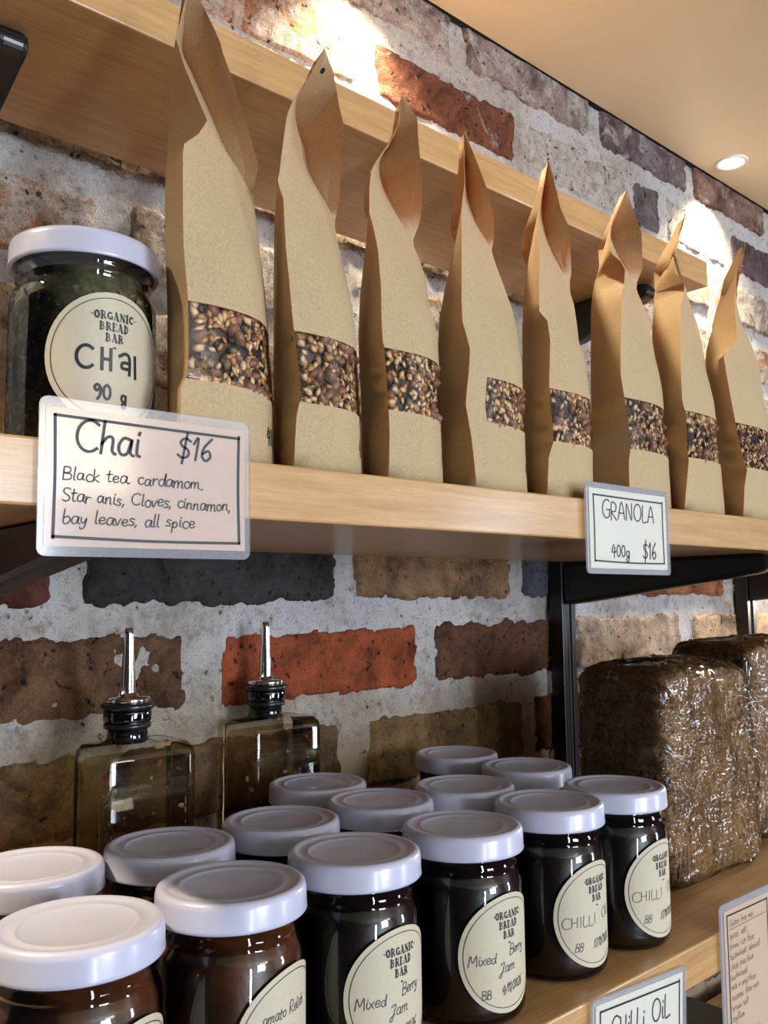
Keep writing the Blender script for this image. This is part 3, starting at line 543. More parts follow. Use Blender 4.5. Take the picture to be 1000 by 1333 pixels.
(4,8,[(65.8,770.9,396.4,748.5,364,843.8,380.2,863,396.4),(80.2,770.3,396.4,750.9,364,843.5,380.2,862.1,396.4),(94.7,769,396.4,753.6,364,843.1,380.2,860,396.4),(109.1,767.7,396.4,759.7,364,842.6,380.2,857.8,396.4),(111.7,767.5,396.4,758.4,364,842.5,380.2,857.4,396.4),(123.5,766,396.4,752.5,364,842.2,380.2,855.6,396.4),(127.4,765.1,396.4,750.6,364,842,380.2,854.9,396.4),(137.9,762.7,396.4,746.7,364,840.7,380.2,851.8,395.7),(149.6,760.1,396.4,742.5,364,839.2,380.2,847.9,394.7),(152.4,759.4,396.4,741.7,364,838.8,380.2,846.9,394.5),(166.8,758,396.4,737.4,364,837,380.2,842.1,393.3),(181.2,756.9,396.4,733.1,364,835.1,380.2,837.2,392.1),(195.6,755.8,396.4,729.3,364,833.3,380.2,832.4,390.8),(205.7,755.1,396.4,726.9,364.1,832.1,380.2,828.9,390),(210.1,755.8,396.4,733.5,364.3,831.5,380.2,827.5,389.6),(217.2,757.1,396.4,744.6,364.5,828.9,380.2,825,389),(224.5,759.5,396.4,753.7,364.8,824,380.2,822.6,388.4),(238.9,767.2,396.4,757.3,365.8,812.6,380.2,817.6,387.1),(249.6,774.7,396.4,757.3,366.7,801.4,380.2,809.4,386.1),(253.3,777.3,396.3,758.1,367.1,797.9,380.4,805.9,385.8),(267.8,785.8,395,761.5,368.2,795.7,382.4,797.5,384.5),(282.2,791.8,392,767.7,369.1,798.4,385,791.7,380.6),(285,792.7,391.3,768.9,369.3,800.2,385.4,786.4,377),(296.6,795.6,388.1,773.7,369.8,802.6,384.5,772.5,366.5),(311,799.7,384.6,784.8,370,794.3,375.3,783.3,368.2),(325.5,808.2,383.3,789.3,370,789.3,370,789.3,370)]),
]
CONT = [plain('oat_flake', srgb(222, 188, 142), .6), plain('toasted_oat', srgb(186, 134, 84), .55), plain('almond_skin', srgb(124, 84, 62), .5),
        plain('pumpkin_seed', srgb(120, 104, 70), .5), plain('dark_raisin', srgb(44, 24, 18), .5), plain('pale_seed', srgb(222, 200, 160), .6)]
def bag_points(rows, nb=5):
    """cross-sections of one bag from bottom to top: D, bulge, A, front..., M, gusset, R, back"""
    H0, H1 = rows[0][0], rows[-1][0]; out = []
    for (z, dx, dy, ax, ay, mx, my, rx, ry) in rows:
        t = (z-H0)/(H1-H0); low = 1-min(max((t-.38)/.22, 0), 1); low = low*low*(3-2*low)
        k = 1+2.0*low; c = []
        c.append((dx, dy)); c.append(((dx+ax)/2-1.0*low, (dy+ay)/2))
        for i in range(nb+1):
            s = i/(nb+1); s2 = s
            bul = 3.0*low*math.sin(math.pi*min(s*1.15, 1))*(1-s)
            c.append((ax+(mx-ax)*(s2+.10*low*math.sin(math.pi*s2)), ay+(my-ay)*s**k-bul))
        c.append((mx, my))
        c.append(((mx+rx)/2+2.2*low, (my+ry)/2-.5*low)); c.append((rx, ry))
        full = min(max((1-t)/.25, 0), 1)
        c.append((rx*.92+dx*.08, ry+8*full)); c.append((rx*.3+dx*.7+1.5*full, dy+8*full))
        out.append([(x/1000, y/1000, z/1000) for x, y in c])
    return np.array(out)
BAG_LAB = ['tall kraft granola bag nearest the chai jar, its top cut off by the frame',
 'second kraft granola bag from the chai jar, small hole in its pointed top', 'third kraft granola bag from the chai jar, its pointed top bent sideways',
 'fourth kraft granola bag from the chai jar, window starting away from its left edge', 'fourth kraft granola bag from the far end, left edge kinked above its window',
 'kraft granola bag directly behind the granola price card, with a broad folded top', 'second kraft granola bag from the far end, with a thin spike top',
 'last kraft granola bag at the far end of the row, cut by the frame']
def grid_normals(P):
    du = np.gradient(P, axis=1); dv = np.gradient(P, axis=0); n = np.cross(du, dv); L = np.linalg.norm(n, axis=-1, keepdims=True)
    return n/np.where(L < 1e-12, 1, L)
def bilin(P, a, b):
    a = min(max(a, 0), P.shape[0]-1.001); b = min(max(b, 0), P.shape[1]-1.001)
    i, j = int(a), int(b); fa, fb = a-i, b-j
    return (P[i, j]*(1-fa)*(1-fb)+P[i+1, j]*fa*(1-fb)+P[i, j+1]*(1-fa)*fb+P[i+1, j+1]*fa*fb)
for bi, (w0, w1, rows) in enumerate(BAGS):
    P = bag_points(rows); nr, nc, _ = P.shape
    org = np.array([P[0, :, 0].mean(), P[0, :, 1].mean(), .0657])
    t = empty('granola_bag', tuple(org)); tag(t, BAG_LAB[bi], 'paper bag', 'kraft granola bags on the middle shelf')
    Q = P-org
    wobble = fbm(P[..., 0]*30, P[..., 2]*24, bi*7.0, 31, 3)*.0009
    Q[2:-1, 3:8, 1] += wobble[2:-1, 3:8]
    ca, cb = 2+(1 if bi == 3 else 0), 9            # window columns: front and round the right side
    F = []
    for f, (i, j) in zip(grid_faces(nr, nc, True), [(i, j) for i in range(nr-1) for j in range(nc)]):
        if w0 <= i < w1 and ca <= j < cb: continue
        F.append(f)
    F.append(tuple(range(nc))[::-1]); F.append(tuple((nr-1)*nc+k for k in range(nc)))
    me = mesh('paper_body', Q.reshape(-1, 3), F)
    # crisp folds along the side edge and the gusset crease
    sharp = {0, 2, 8, 10, 11, 12}
    flags = []
    for e in me.edges:
        a, b = e.vertices; flags.append((a % nc) in sharp and (b % nc) in sharp and a % nc == b % nc)
    me.attributes.new('sharp_edge', 'BOOLEAN', 'EDGE').data.foreach_set('value', flags)
    add('paper_body', me, M_PAPER, t)
    win = Q[w0:w1+1, ca:cb+1]
    N = grid_normals(win)
    # orient outward (towards the room, -Y)
    if N[..., 1].mean() > 0: N = -N
    wv = (win+N*.0002).reshape(-1, 3)
    add('clear_window', mesh('clear_window', wv, grid_faces(win.shape[0], win.shape[1])), M_FILM, t)
    # granola pressed against the film
    r2 = random.Random(50+bi); V = []; Fg = []; MI = []
    back = (win-N*.0046); b0 = 0; back[:, 0] = back[:, 0]*.35+back[:, 1]*.65; back[:, -1] = back[:, -1]*.5+back[:, -2]*.5
    # the granola fills the lower part of the bag
    ki = max(w1+1, int(np.searchsorted(Q[:, 0, 2], .54*Q[-1, 0, 2])))
    core = Q[:ki+1].copy(); cen = core.mean(axis=1, keepdims=True); sc_ = np.array([.80, .74, 1.0]); core = cen+(core-cen)*sc_; core[..., 2] += .0006
    V += [tuple(v) for v in core.reshape(-1, 3)]; cf = grid_faces(core.shape[0], nc, True)+[tuple(ki*nc+k for k in range(nc))]; Fg += cf; MI += [4]*len(cf); off_ = len(V)
    V += [tuple(v) for v in back.reshape(-1, 3)]; gf = grid_faces(back.shape[0], back.shape[1], False, off_); Fg += gf; MI += [4]*len(gf)
    for q in range(430):
        a = r2.uniform(-.25, win.shape[0]-.75); b = r2.uniform(0.28, win.shape[1]-1.02)
        p = bilin(win, a, b); n = bilin(N, a, b); n = n/np.linalg.norm(n)
        lim = max(float(win[min(max(int(a), 0), win.shape[0]-1), 0, 0]), float(win[min(max(int(a)+1, 0), win.shape[0]-1), 0, 0]))+.0030; kind = r2.choices(range(6), [30, 28, 7, 2, 8, 10])[0]
        L = {0: .0064, 1: .0058, 2: .0105, 3: .0080, 4: .0064, 5: .0046}[kind]*r2.uniform(.75, 1.2); Wd = L*r2.uniform(.5, .72); Th = L*.16 if kind != 2 else L*.35
        nn = Vector(n)+Vector((r2.uniform(-.7, .7), r2.uniform(-.7, .7), r2.uniform(-.7, .7)))*.5; nn.normalize()
        rq = nn.to_track_quat('Z', 'Y')@Quaternion((0, 0, 1), r2.uniform(0, 6.28))
        c = Vector(p)-Vector(n)*r2.uniform(.0020, .0042); s = len(V); ring = 6; c.x = max(c.x, lim)
        for kk in range(ring):
            aa = 6.283*kk/ring; V.append(tuple(c+rq@Vector((L/2*math.cos(aa), Wd/2*math.sin(aa), 0))))
        V.append(tuple(c+rq@Vector((0, 0, Th)))); V.append(tuple(c-rq@Vector((0, 0, Th))))
        for kk in range(ring):
            Fg += [(s+kk, s+(kk+1) % ring, s+ring), (s+(kk+1) % ring, s+kk, s+ring+1)]; MI += [kind, kind]
    g = add('granola', mesh('granola', V, Fg, True, MI), CONT, t); tag(g, kind='stuff')
    # handwritten weight near the bottom right of the front
    def on_bag(u, v, Q=Q):
        zz = .0+v; i = 0
        zr = Q[:, 4, 2]; i = np.interp(zz, zr, np.arange(len(zr)))
        lo = bilin(Q, i, 2); path = [bilin(Q, i, 2+q*.25) for q in range(29)]
        L = [0]
        for a, b in zip(path[:-1], path[1:]): L.append(L[-1]+float(np.linalg.norm(b-a)))
        j = np.interp(u, L, np.arange(29)); j = min(j, 27.99)
        p = path[int(j)]*(1-(j-int(j)))+path[int(j)+1]*(j-int(j))
        d = path[int(j)+1]-path[int(j)]; nrm = np.array([d[1], -d[0], 0]); nrm = nrm/(np.linalg.norm(nrm)+1e-9)
        return tuple(p+nrm*.0003)
    fl = rows[0][5]-rows[0][3]
    ink = Ink(on_bag); ink.text('400g', (fl-9)/1000, .0135, .0085, .0009, sx=.9, slant=.05, seed=bi)
    ink.build('weight_marking', M_INK, t)
    if bi == 1:   # punched hole near the top
        V, F2 = lathe([(.0012, 0), (.0001, .0001)], 14)
        ho = add('punched_hole', mesh('punched_hole', [tuple(Vector((x, 0, y*1.6))) for x, y, z in V], F2), M_RUBBER, t)
        ho.location = tuple(np.array([0.2844, 0.3610, 0.2852])-org); ho.rotation_euler = (0, .5, -.7)
# ------------------------------------------------------------------ jars
RB, RL = .0348, .0357
def jar_body_profile(H):
    return [(.0260, .0012), (.0315, .0004), (.0338, .0020), (RB, .0060), (RB, H-.0330), (RB*.992, H-.0290), (RB*.955, H-.0255), (.0318, H-.0232), (.0312, H-.0215),
            (.0322, H-.0200), (.0324, H-.0188), (.0314, H-.0170), (.0322, H-.0150), (.0324, H-.0140), (.0312, H-.0120), (.0310, H-.0040)]
def make_jar(H, M_C, label_text, name='glass_jar', fill=.0190):
    t = empty(name)
    V, F = lathe(jar_body_profile(H), 64, cap_lo=True)
    add('glass_body', mesh('glass_body', V, F), M_GLASS, t)
    V, F = lathe([(.001, .0030), (.0300, .0030), (.0325, .0050), (RB-.0018, .0085), (RB-.0018, H-.0335), (RB-.0035, H-.0290), (RB-.006, H-fill-.0005), (.001, H-fill)], 48)
    add('contents', mesh('contents', V, F), M_C, t)
    prof = [(RL-.0020, H-.0128), (RL-.0004, H-.0133), (RL+.0002, H-.0126), (RL, H-.0115), (RL-.0002, H-.0035), (RL-.0008, H-.0012), (RL-.0022, H-.0001), (RL-.0038, H), (RL-.0052, H-.0008),
            (RL-.0062, H-.0013), (RL-.0100, H-.0013), (RL-.0108, H-.0008), (RL-.0116, H-.0013), (RL-.0135, H-.0020), (.0080, H-.0020), (.0002, H-.0020)]
    V, F = lathe(prof, 72)
    add('lid', mesh('lid', V, F), M_LID, t)
    # round paper label wrapped on the glass, facing the aisle (-Y)
    zc = .0385 if H < .105 else .0465; R = .0315
    rr = RB+.00025
    def onjar(u, v, off=0): a = u/rr; return ((rr+off)*math.sin(a), -(rr+off)*math.cos(a), zc+v)
    V = []; F = []; n = 48
    V.append(onjar(0, 0))
    rings = 10
    for q in range(1, rings+1):
        for k in range(n): a = 2*math.pi*k/n; V.append(onjar(R*q/rings*math.cos(a), R*q/rings*math.sin(a)))
    for k in range(n): F.append((0, 1+k, 1+(k+1) % n))
    for q in range(rings-1):
        for k in range(n): a = 1+q*n+k; b = 1+q*n+(k+1) % n; F.append((a, a+n, b+n, b))
    lb = add('paper_label', mesh('paper_label', V, F), M_LABEL, t)
    ink = Ink(lambda u, v: onjar(u, v, .00012))
    ink.ring(0, 0, R-.0028, .0004)
    if label_text != 'relish': ink.serif('ORGANIC', 0, .0185, .0036, True); ink.serif('BREAD', 0, .0133, .0036); ink.serif('BAR', 0, .0081, .0036)
    ink.stroke([(-.0004, .0052), (.0004, .0052)], .0008)
    ink.build('print', M_INK, lb)
    pen = Ink(lambda u, v: onjar(u, v, .00014))
    if label_text == 'chai':
        pen.text('C', -.0175, -.0055, .0105, .0016, sx=1.05); pen.text('H', -.0065, -.0053, .0095, .0016, sx=.9)
        pen.stroke([(.0028+x, -.0060+y) for x, y in smooth_line([(0, .008), (.003, .0095), (.0052, .0075), (.0052, 0)])], .0016)
        pen.stroke([(.0028+x, -.0060+y) for x, y in smooth_line([(.0052, .0052), (.0015, .005), (.0012, .0025), (.0052, .0024)])], .0016)
        pen.stroke([(.0112, .0030), (.0116, -.0070)], .0016)
        pen.text('90', -.0095, -.0195, .0068, .0013, sx=1.15); pen.text('g', .0035, -.0200, .0066, .0013, sx=.95)
    elif label_text == 'jam':
        pen.text('Mixed', -.0262, -.0045, .0056, .0005, slope=.05, slant=.12, jit=.05, sx=1.15); pen.text('Berry', -.0003, -.0015, .0056, .0005, slope=.05, slant=.15, jit=.05, sx=1.0)
        pen.text('Jam', -.0080, -.0100, .0056, .0005, slope=.05, slant=.15, sx=1.1); pen.text('BB', -.0190, -.0222, .0046, .0005, slant=.1); pen.text('4/11/2026', -.0065, -.0212, .0046, .0005, slope=.10, slant=.2, jit=.06, sx=.9)
    elif label_text == 'chilli':
        pen.text('CHILLI', -.0268, -.0062, .0062, .00045, slope=.03, sx=1.28, slant=.05, jit=.05); pen.text('OIL', .0048, -.0040, .0062, .00045, slope=.03, sx=1.1, slant=.05, jit=.05); pen.text('BB', -.0190, -.0200, .0048, .00045, slant=.3, sx=.95); pen.text('17/11/2026', -.0050, -.0195, .0048, .00045, slope=.05, slant=.3, jit=.06, sx=.85)
    elif label_text == 'relish':
        pen.text('Tomato Relish', -.0200, .0105, .0050, .00045, slope=.03, slant=.15, jit=.05, sx=.95); pen.text('BB 4/11/2026', -.0150, -.0100, .0050, .0004, slope=.06, slant=.2)
    if pen.V: pen.build('handwriting', M_INK if label_text == 'chai' else M_INK_GREY, lb)
    return t
HJ = .1020; ZL = -.2345
PROTO = {}
JARS = [ # x, y, kind, label
 (.1630, .374, 'relish', 'relish jar in the lower left corner, nearest the camera, its lid lit bright white'),
 (.2390, .376, 'relish', 'relish jar second from the left in the front row, top of its label showing'),
 (.3170, .378, 'jam', 'mixed berry jam jar next to the relish jar in the front row'),
 (.3970, .374, 'jam', 'mixed berry jam jar next to a chilli oil jar in the front row'),
 (.482, .376, 'chilli', 'chilli oil jar next to the mixed berry jam in the front row'),
 (.5545, .374, 'chilli', 'chilli oil jar at the right end of the front row, against the wrapped bread'),
 (.1800, .470, 'relish', 'white-lidded jar at the left end of the second row, its lid lit bright'),
 (.252, .459, 'jam', 'white-lidded jar in the second row in front of the left oil bottle'),
 (.3280, .460, 'jam', 'white-lidded jar in the second row in front of the right oil bottle'),
 (.406, .457, 'jam', 'white-lidded jar fourth from the left in the second row'),
 (.481, .450, 'chilli', 'white-lidded jar fifth in the second row, behind the left chilli oil jar'),
 (.569, .465, 'chilli', 'white-lidded jar at the right end of the second row, close to the black upright'),
 (.411, .531, 'jam', 'white-lidded jar in the back row beside the right oil bottle'),
 (.573, .545, 'chilli', 'furthest white-lidded jar in the back row, nearest the brick wall'),
]
CM = {'relish': M_RELISH, 'jam': M_JAM, 'chilli': M_CHILLI}
for x, y, kind, lab in JARS:
    if kind in PROTO: o = copy_tree(PROTO[kind])
    else: o = PROTO[kind] = make_jar(HJ, CM[kind], kind)
    rot = 20 if kind == 'relish' else random.Random(x*997+y).uniform(-3, 3)
    o.location = (x, y, ZL); o.rotation_euler = (0, 0, math.radians(rot))
    tag(o, lab, 'jar', 'white-lidded jars on the lower shelf')
chai = make_jar(.1085, M_TEA, 'chai', fill=.0165)
chai.location = (.1795, .420, .0656); tag(chai, 'glass jar of loose chai tea with white lid on the middle shelf', 'jar')
r3 = random.Random(4); V = []; F = []
for q in range(1500):   # tea leaves and husks pressed against the glass
    a = r3.uniform(0, 6.283); z = r3.uniform(.006, .080); rr = .0335-r3.uniform(0, .0012)
    c = Vector((rr*math.cos(a), rr*math.sin(a), z)); n = Vector((math.cos(a), math.sin(a), 0))+Vector((r3.uniform(-.5, .5), r3.uniform(-.5, .5), r3.uniform(-.5, .5)))
    rq = n.normalized().to_track_quat('Z', 'Y')@Quaternion((0, 0, 1), r3.uniform(0, 6.28)); L = r3.uniform(.0016, .0058); W_ = L*r3.uniform(.2, .5); s = len(V)
    for dx, dy in ((-L/2, 0), (0, W_/2), (L/2, 0), (0, -W_/2)): V.append(tuple(c+rq@Vector((dx, dy, 0))))
    F.append((s, s+1, s+2, s+3))
leafm = [plain('tea_leaf_dark', (.03, .026, .014), .7), plain('tea_leaf_olive', (.20, .17, .07), .7), plain('tea_husk', (.42, .33, .18), .7)]
add('tea_leaves', mesh('tea_leaves', V, F, False, [r3.choices((0, 1, 2), (4, 5, 2))[0] for _ in F]), leafm, chai)['kind'] = 'stuff'

# ------------------------------------------------------------------ oil bottles with pourers
M_BOT = thin_clear('bottle_glass', (.93, .94, .91), .03, .03)
def tinted(name, c):
    t = NT(name); tr = t.n('ShaderNodeBsdfTransparent'); tr.inputs[0].default_value = (*c, 1); gl = t.n('ShaderNodeBsdfGlossy'); gl.inputs['Roughness'].default_value = .05
    mx = t.n('ShaderNodeMixShader'); mx.inputs[0].default_value = .03; t.l(tr.outputs[0], mx.inputs[1]); t.l(gl.outputs[0], mx.inputs[2]); return t.done(mx.outputs[0])
M_OIL = tinted('infused_oil', (.86, .79, .64))
M_BAND = plain('polished_dark_band', (.10, .10, .11), .06, metal=1)
CHF = [plain('chilli_flake_red', (.20, .015, .008), .5), plain('chilli_seed', (.55, .26, .04), .5), plain('chilli_flake_dark', (.03, .012, .008), .5)]
def sect(hx, hy, rad, z, n=6):
    out = []
    for sx, sy, a0 in ((1, 1, 0), (-1, 1, 90), (-1, -1, 180), (1, -1, 270)):
        for k in range(n+1):
            a = math.radians(a0+90*k/n); out.append((sx*(hx-rad)+rad*math.cos(a), sy*(hy-rad)+rad*math.sin(a), z))
    return out
def loft(sections, cap=True):
    n = len(sections[0]); V = [p for s in sections for p in s]; F = grid_faces(len(sections), n, True)
    if cap: F += [tuple(range(n))[::-1], tuple((len(sections)-1)*n+k for k in range(n))]
    return V, F
def make_bottle(seed):
    t = empty('oil_bottle')
    HB = .1430; hx, hy = .0335, .0235
    S = [sect(hx-.004, hy-.004, .006, 0), sect(hx-.001, hy-.001, .007, .0015), sect(hx, hy, .007, .005), sect(hx, hy, .007, HB-.010), sect(hx-.0008, hy-.0008, .007, HB-.0045), sect(hx-.004, hy-.004, .006, HB-.0008), sect(.0175, .0165, .0150, HB),
         sect(.0138, .0138, .0137, HB+.0015), sect(.0130, .0130, .0129, HB+.004), sect(.0130, .0130, .0129, HB+.010), sect(.0145, .0145, .0144, HB+.0108), sect(.0145, .0145, .0144, HB+.0135), sect(.0120, .0120, .0119, HB+.0140)]
    V, F = loft(S); V = [(x-.006*min(max((z-HB+.0009)/.001, 0), 1), y, z) for x, y, z in V]; add('glass_body', mesh('glass_body', V, F), M_BOT, t)
    i = .0032; S = [sect(hx-i-.002, hy-i-.002, .004, .008), sect(hx-i, hy-i, .005, .010), sect(hx-i, hy-i, .005, HB-.013), sect(hx-i-.003, hy-i-.003, .004, HB-.0095)]
    V, F = loft(S); add('oil', mesh('oil', V, F), M_OIL, t)
    r = random.Random(seed); V = []; F = []; MI = []
    for q in range(110):
        z = .010+(HB-.024)*r.random()**.8
        c = Vector((r.uniform(-hx+.005, hx-.005), r.choice((-hy+.0045, r.uniform(-hy+.005, hy-.005))), z)); L = r.uniform(.0018, .0052)
        rq = Quaternion((r.gauss(0, 1), r.gauss(0, 1), r.gauss(0, 1), r.gauss(0, 1))).normalized(); s = len(V)
        for k in range(5): a = 6.283*k/5; V.append(tuple(c+rq@Vector((L*.5*math.cos(a)*r.uniform(.7, 1.2), L*.36*math.sin(a), 0))))
        V.append(tuple(c+rq@Vector((0, 0, L*.12)))); m = r.choices((0, 1, 2), (4, 4, 4))[0]
        for k in range(5): F.append((s+k, s+(k+1) % 5, s+5)); MI.append(m)
        F.append((s+4, s+3, s+2, s+1, s)); MI.append(m)
    add('chilli_flakes', mesh('chilli_flakes', V, F, False, MI), CHF, t)['kind'] = 'stuff'
    p = empty('pourer'); p.parent = t; p.location = (-.006, 0, HB+.010)
    V, F = lathe([(.0118, -.010), (.0122, -.001), (.0150, -.0004), (.0152, .0010), (.0152, .0022), (.0138, .0026), (.0138, .0036)], 40)
    add('rubber_collar', mesh('rubber_collar', V, F), M_RUBBER, p)
    V, F = lathe([(.0138, .0036), (.0152, .0038), (.0154, .0046), (.0154, .0100), (.0150, .0108), (.0138, .0110)], 40)
    add('polished_band', mesh('polished_band', V, F), M_BAND, p)
    V, F = lathe([(.0138, .0110), (.0160, .0114), (.0170, .0122), (.0172, .0136), (.0168, .0150), (.0155, .0158), (.010, .0160)], 40)
    add('rubber_flange', mesh('rubber_flange', V, F), M_RUBBER, p)
    V, F = lathe([(.0138, .0155), (.0146, .0160), (.0146, .0184), (.0136, .0194), (.0075, .0198), (.0066, .0205), (.0062, .0220), (.001, .0225)], 40)
    add('chrome_cap', mesh('chrome_cap', V, F), M_CHROME, p)
    V, F = lathe([(.0052, .0200), (.0050, .0240), (.0046, .0340), (.0038, .0450), (.0030, .0600), (.0027, .0640), (.0021, .0641), (.0021, .0600)], 28)
    add('spout', mesh('spout', V, F), M_CHROME, p)
    V, F = lathe([(.0011, .0215), (.0011, .0255), (.0004, .0258)], 12); V = [(x-.0058, y-.003, z) for x, y, z in V]
    add('air_tube', mesh('air_tube', V, F), M_CHROME, p)
    return t
b1 = make_bottle(3); b1.location = (.2790, .556, ZL); tag(b1, 'left clear glass oil bottle with chilli flakes and a steel pourer', 'bottle', 'oil bottles with pourers')
b2 = make_bottle(8); b2.location = (.4130, .5925, ZL); tag(b2, 'right clear oil bottle with a steel pourer, in front of the orange brick', 'bottle', 'oil bottles with pourers')

# ------------------------------------------------------------------ bread
def loaf_grid(w, d, h, seed, nu=120, nv=90, off=0.0, amp=1.0):
    """upright loaf: rounded rectangular outline swept from base to a domed top"""
    V = []; sec = []
    for j in range(nv):
        t = j/(nv-1)
        if t < .06: s = .90+.10*math.sin(t/.06*math.pi/2); z = h*t
        elif t > .90: q = (t-.90)/.10; s = math.cos(q*math.pi/2)**.45 if q < 1 else 0.0; z = h*.90+h*.10*math.sin(q*math.pi/2)
        else: s = 1.0; z = h*t
        s = max(s, .02); taper = 1-.22*t**1.5
        for i in range(nu):
            a = 2*math.pi*i/nu; c, sn = math.cos(a), math.sin(a); e = .28
            x = abs(c)**e*math.copysign(1, c)*w/2; y = abs(sn)**e*math.copysign(1, sn)*d/2
            V.append((x*s*(taper if x > 0 else 1), y*s, z))
    V = np.array(V)
    cen = np.array([0, 0, h*.5]); dirn = V-cen; L = np.linalg.norm(dirn, axis=1, keepdims=True); nrm = dirn/L
    n1 = fbm(V[:, 0]*22, V[:, 1]*22+seed, V[:, 2]*22, seed, 4); n2 = fbm(V[:, 0]*90, V[:, 1]*90, V[:, 2]*90, seed+4, 3)
    left = np.clip((V[:, 0]+w*.42)/(w*.1), .15, 1)      # the side that sat against the tin stays flat
    fac = (n1*.0055+n2*.0016)*left*amp+off
    base = np.clip(V[:, 2]/.006, 0, 1)
    V = V+nrm*(fac*base)[:, None]
    V[:, 2] = np.maximum(V[:, 2], 0)
    F = grid_faces(nv, nu, True)+[tuple(range(nu))[::-1], tuple((nv-1)*nu+k for k in range(nu))]
    return V, F
def wrap_mesh(w, d, h, seed):
    V, F = loaf_grid(w, d, h, seed, 300, 240, .0012, 1.0)
    x, y, z = V[:, 0], V[:, 1], V[:, 2]
    # stretched folds fan across the wrap from a gather at mid height
    ang = np.arctan2(z-h*.55, x+w*.35+.0001)
    r1 = np.abs(vnoise(ang*26, np.hypot(x+w*.35, z-h*.55)*14, y*30, 5)); r2 = np.abs(vnoise(x*160+z*70, z*45-x*30, y*60, 8))
    ridge = (1-r1)**10*.0022+(1-r2)**12*.0020
    n = np.stack([x/w, y/d, (z-h/2)/h*.3], -1); n /= np.linalg.norm(n, axis=1, keepdims=True)
    V = V+n*(ridge*np.clip(z/.01, 0, 1))[:, None]; V[:, 2] = np.maximum(V[:, 2], .0002)
    return V, F
W1, D1, H1 = .160, .092, .177
l1 = empty('bread_loaf', (.652+W1/2, .387+D1/2, ZL)); tag(l1, 'front dark rye loaf wrapped in shiny cling film beside the chilli oil jars', 'bread', 'wrapped loaves on the lower shelf')
V, F = loaf_grid(W1, D1, H1, 3); add('loaf', mesh('loaf', V, F), M_BREAD, l1)
V, F = wrap_mesh(W1, D1, H1, 3); add('plastic_wrap', mesh('plastic_wrap', V, F), M_WRAP, l1)
l2 = empty('bread_loaf', (.925, .455, ZL)); tag(l2, 'second dark loaf in cling film, behind the front loaf at the right frame edge', 'bread', 'wrapped loaves on the lower shelf')
V, F = loaf_grid(W1, D1, .190, 9); add('loaf', mesh('loaf', V, F), M_BREAD, l2)
V, F = wrap_mesh(W1, D1, .190, 9); add('plastic_wrap', mesh('plastic_wrap', V, F), M_WRAP, l2)

# ------------------------------------------------------------------ price cards in laminate
def round_rect(w, h, r, n=5):
    out = []
    for cx, cy, a0 in ((w/2-r, h/2-r, 0), (-w/2+r, h/2-r, 90), (-w/2+r, -h/2+r, 180), (w/2-r, -h/2+r, 270)):
        for k in range(n+1): a = math.radians(a0+90*k/n); out.append((cx+r*math.cos(a), cy+r*math.sin(a)))
    return out
def card(name, loc, rot, w, h, mw, mh, mat, label, draw, tilt=0.0, bow=.0):
    t = empty(name, loc); t.rotation_euler = (tilt, rot, 0); tag(t, label, 'price card', 'laminated price cards')
    lam = add('laminate', prism('laminate', round_rect(w, h, .0035), 'y', -.0005, .0005, 0), M_LAM, t)
    pts = [(-mw/2, -mh/2), (mw/2, -mh/2), (mw/2, mh/2), (-mw/2, mh/2)]
    add('paper', prism('paper', pts, 'y', -.00025, .00025, 0), mat, t)
    # rim of the sealed pouch
    rim = Ink(lambda u, v: (u, -.00055, v)); rr = round_rect(w-.0006, h-.0006, .0033); rim.stroke(rr+[rr[0]], .0006)
    ink = Ink(lambda u, v: (u, -.00065, v)); draw(ink, t, mw, mh)
    if ink.V: ink.build('writing', M_INK, t)
    return t
def frame(ink, mw, mh, m, w, jx=.0004):
    a, b = mw/2-m, mh/2-m
    for P in (((-a, b), (0, b-jx), (a, b-jx*1.6)), ((a, b), (a-jx, 0), (a+jx*.6, -b)), ((a, -b), (0, -b-jx), (-a, -b+jx)), ((-a, -b), (-a+jx, 0), (-a, b))): ink.stroke(smooth_line(list(P)), w)
def draw_chai(ink, t, mw, mh):
    frame(ink, mw, mh, .0034, .0012)
    ink.text('Chai', -.0350, .0110, .0130, .0013, sx=1.08, slant=.08); ink.text('$16', .0110, .0120, .0100, .00105, sx=1.2, slant=.12)
    pen = Ink(ink.fn)
    pen.text('Black tea. cardamom.', -.0400, -.0010, .0052, .00055, sx=1.28, slant=.1, jit=.08, seed=3)
    pen.text('Star anis, Cloves, cinnamon,', -.0400, -.0100, .0052, .00055, sx=1.20, slant=.1, jit=.08, seed=5)
    pen.text('bay leaves, all spice', -.0395, -.0185, .0052, .00055, sx=1.30, slant=.1, jit=.08, seed=8)
    pen.build('fine_writing', M_INK_GREY, t)
def draw_gran(ink, t, mw, mh):
    frame(ink, mw, mh, .0045, .0011)
    ink.text('GRANOLA', -.0340, .0068, .0120, .00085, sx=1.10, slant=.05, jit=.05, seed=2)
    ink.text('400g', -.0240, -.0190, .0082, .00085, sx=1.25, slant=.05, seed=2); ink.text('$16', .0150, -.0195, .0115, .00095, sx=1.05, slant=.03)
def draw_chilli(ink, t, mw, mh):
    frame(ink, mw, mh, .0040, .0011)
    ink.text('CHiLLi', -.0330, .0060, .0130, .0009, sx=.92, slant=.02, jit=.04, seed=2); ink.text('OiL', .0110, .0070, .0130, .0009, sx=1.05, slant=.02)
    ink.text('$12', .0080, -.0180, .0105, .0009)
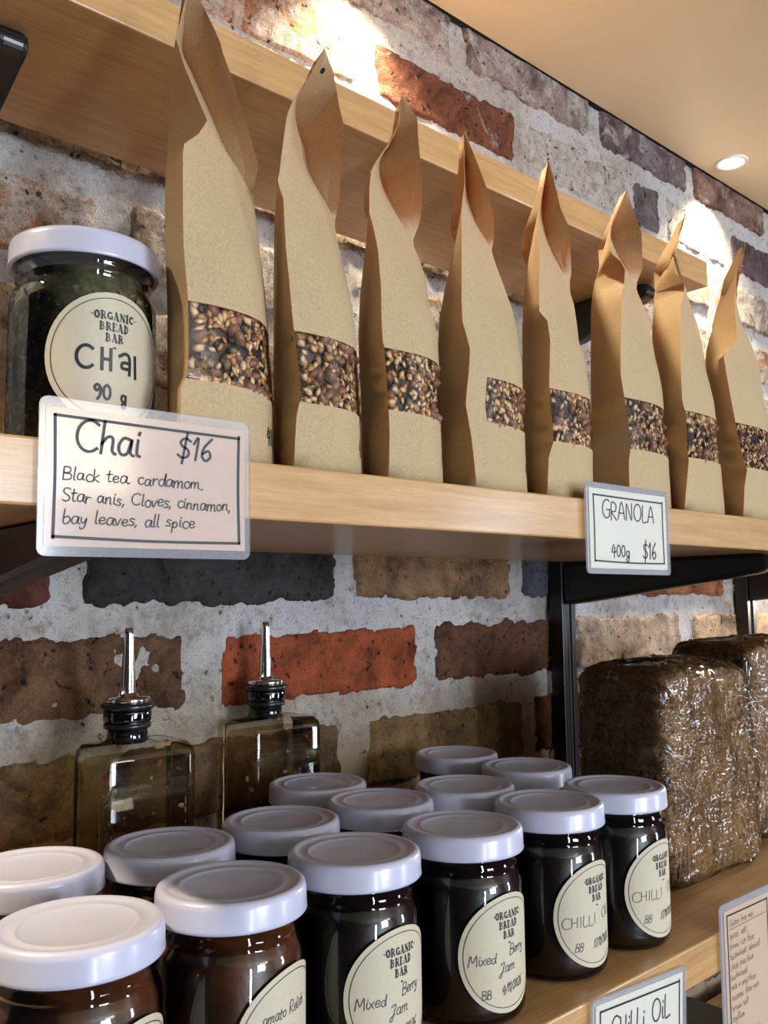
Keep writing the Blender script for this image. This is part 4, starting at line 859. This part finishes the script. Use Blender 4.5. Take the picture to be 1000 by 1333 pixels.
def draw_list(ink, t, mw, mh):
    frame(ink, mw, mh, .0035, .0010); pen = Ink(ink.fn); a = mw/2
    pen.text('Gluten free mix', -a+.0060, mh/2-.0115, .0045, .0003, sx=1.15); pen.stroke([(-a+.006, mh/2-.0135), (a-.006, mh/2-.0130)], .0003)
    for k, line in enumerate(['spices, salt,', 'brown rice flour', 'buckwheat, almond', 'chick pea flour,', 'buckwheat,', 'maize and flour,', 'sesame, flour mix', 'brown salt', 'psyllium', 'water,', 'see more options']):
        pen.text(line, -a+.0060, mh/2-.0200-k*.0068, .0045, .0003, sx=1.15, slant=.12, jit=.1, seed=k)
    pen.build('fine_writing', M_INK_BROWN, t)
G_ = G; G['H'] = G['H']
card('price_card', (.1812, .3490, .0503), math.radians(-.3), .0985, .0640, .0930, .0560, M_CARD_TAN, 'laminated buff card reading Chai $16, clipped to the middle shelf below the chai jar', draw_chai)
card('price_card', (.5472, .3490, .0458), math.radians(.2), .1040, .0618, .0955, .0540, M_CARD_CREAM, 'small laminated cream card reading GRANOLA 400g $16 on the middle shelf edge', draw_gran)
card('price_card', (.4990, .3235, -.2700), math.radians(4.2), .1050, .0660, .0960, .0590, M_CARD_CREAM, 'laminated cream card reading CHILLI OIL on the lower shelf edge', draw_chilli)
card('price_card', (.6400, .3235, -.2685), math.radians(.6), .0800, .1060, .0680, .0960, M_CARD_BROWN, 'tall laminated brown card with a long handwritten ingredient list, at the lower right', draw_list)

# ------------------------------------------------------------------ black tin on the shelf below
tin = empty('black_tin', (.74, .435, -.5)); tag(tin, 'plain black tin on the shelf below, half hidden behind the chilli oil card', 'tin')
V, F = loft([sect(.058, .040, .010, 0), sect(.060, .042, .010, .002), sect(.060, .042, .010, .104), sect(.058, .040, .010, .106)]); add('tin_body', mesh('tin_body', V, F), M_BLACK, tin)
V, F = loft([sect(.0605, .0425, .0105, .1062), sect(.0615, .0435, .0105, .108), sect(.0615, .0435, .0105, .120), sect(.059, .041, .010, .124)]); add('tin_lid', mesh('tin_lid', V, F), M_BLACK, tin)
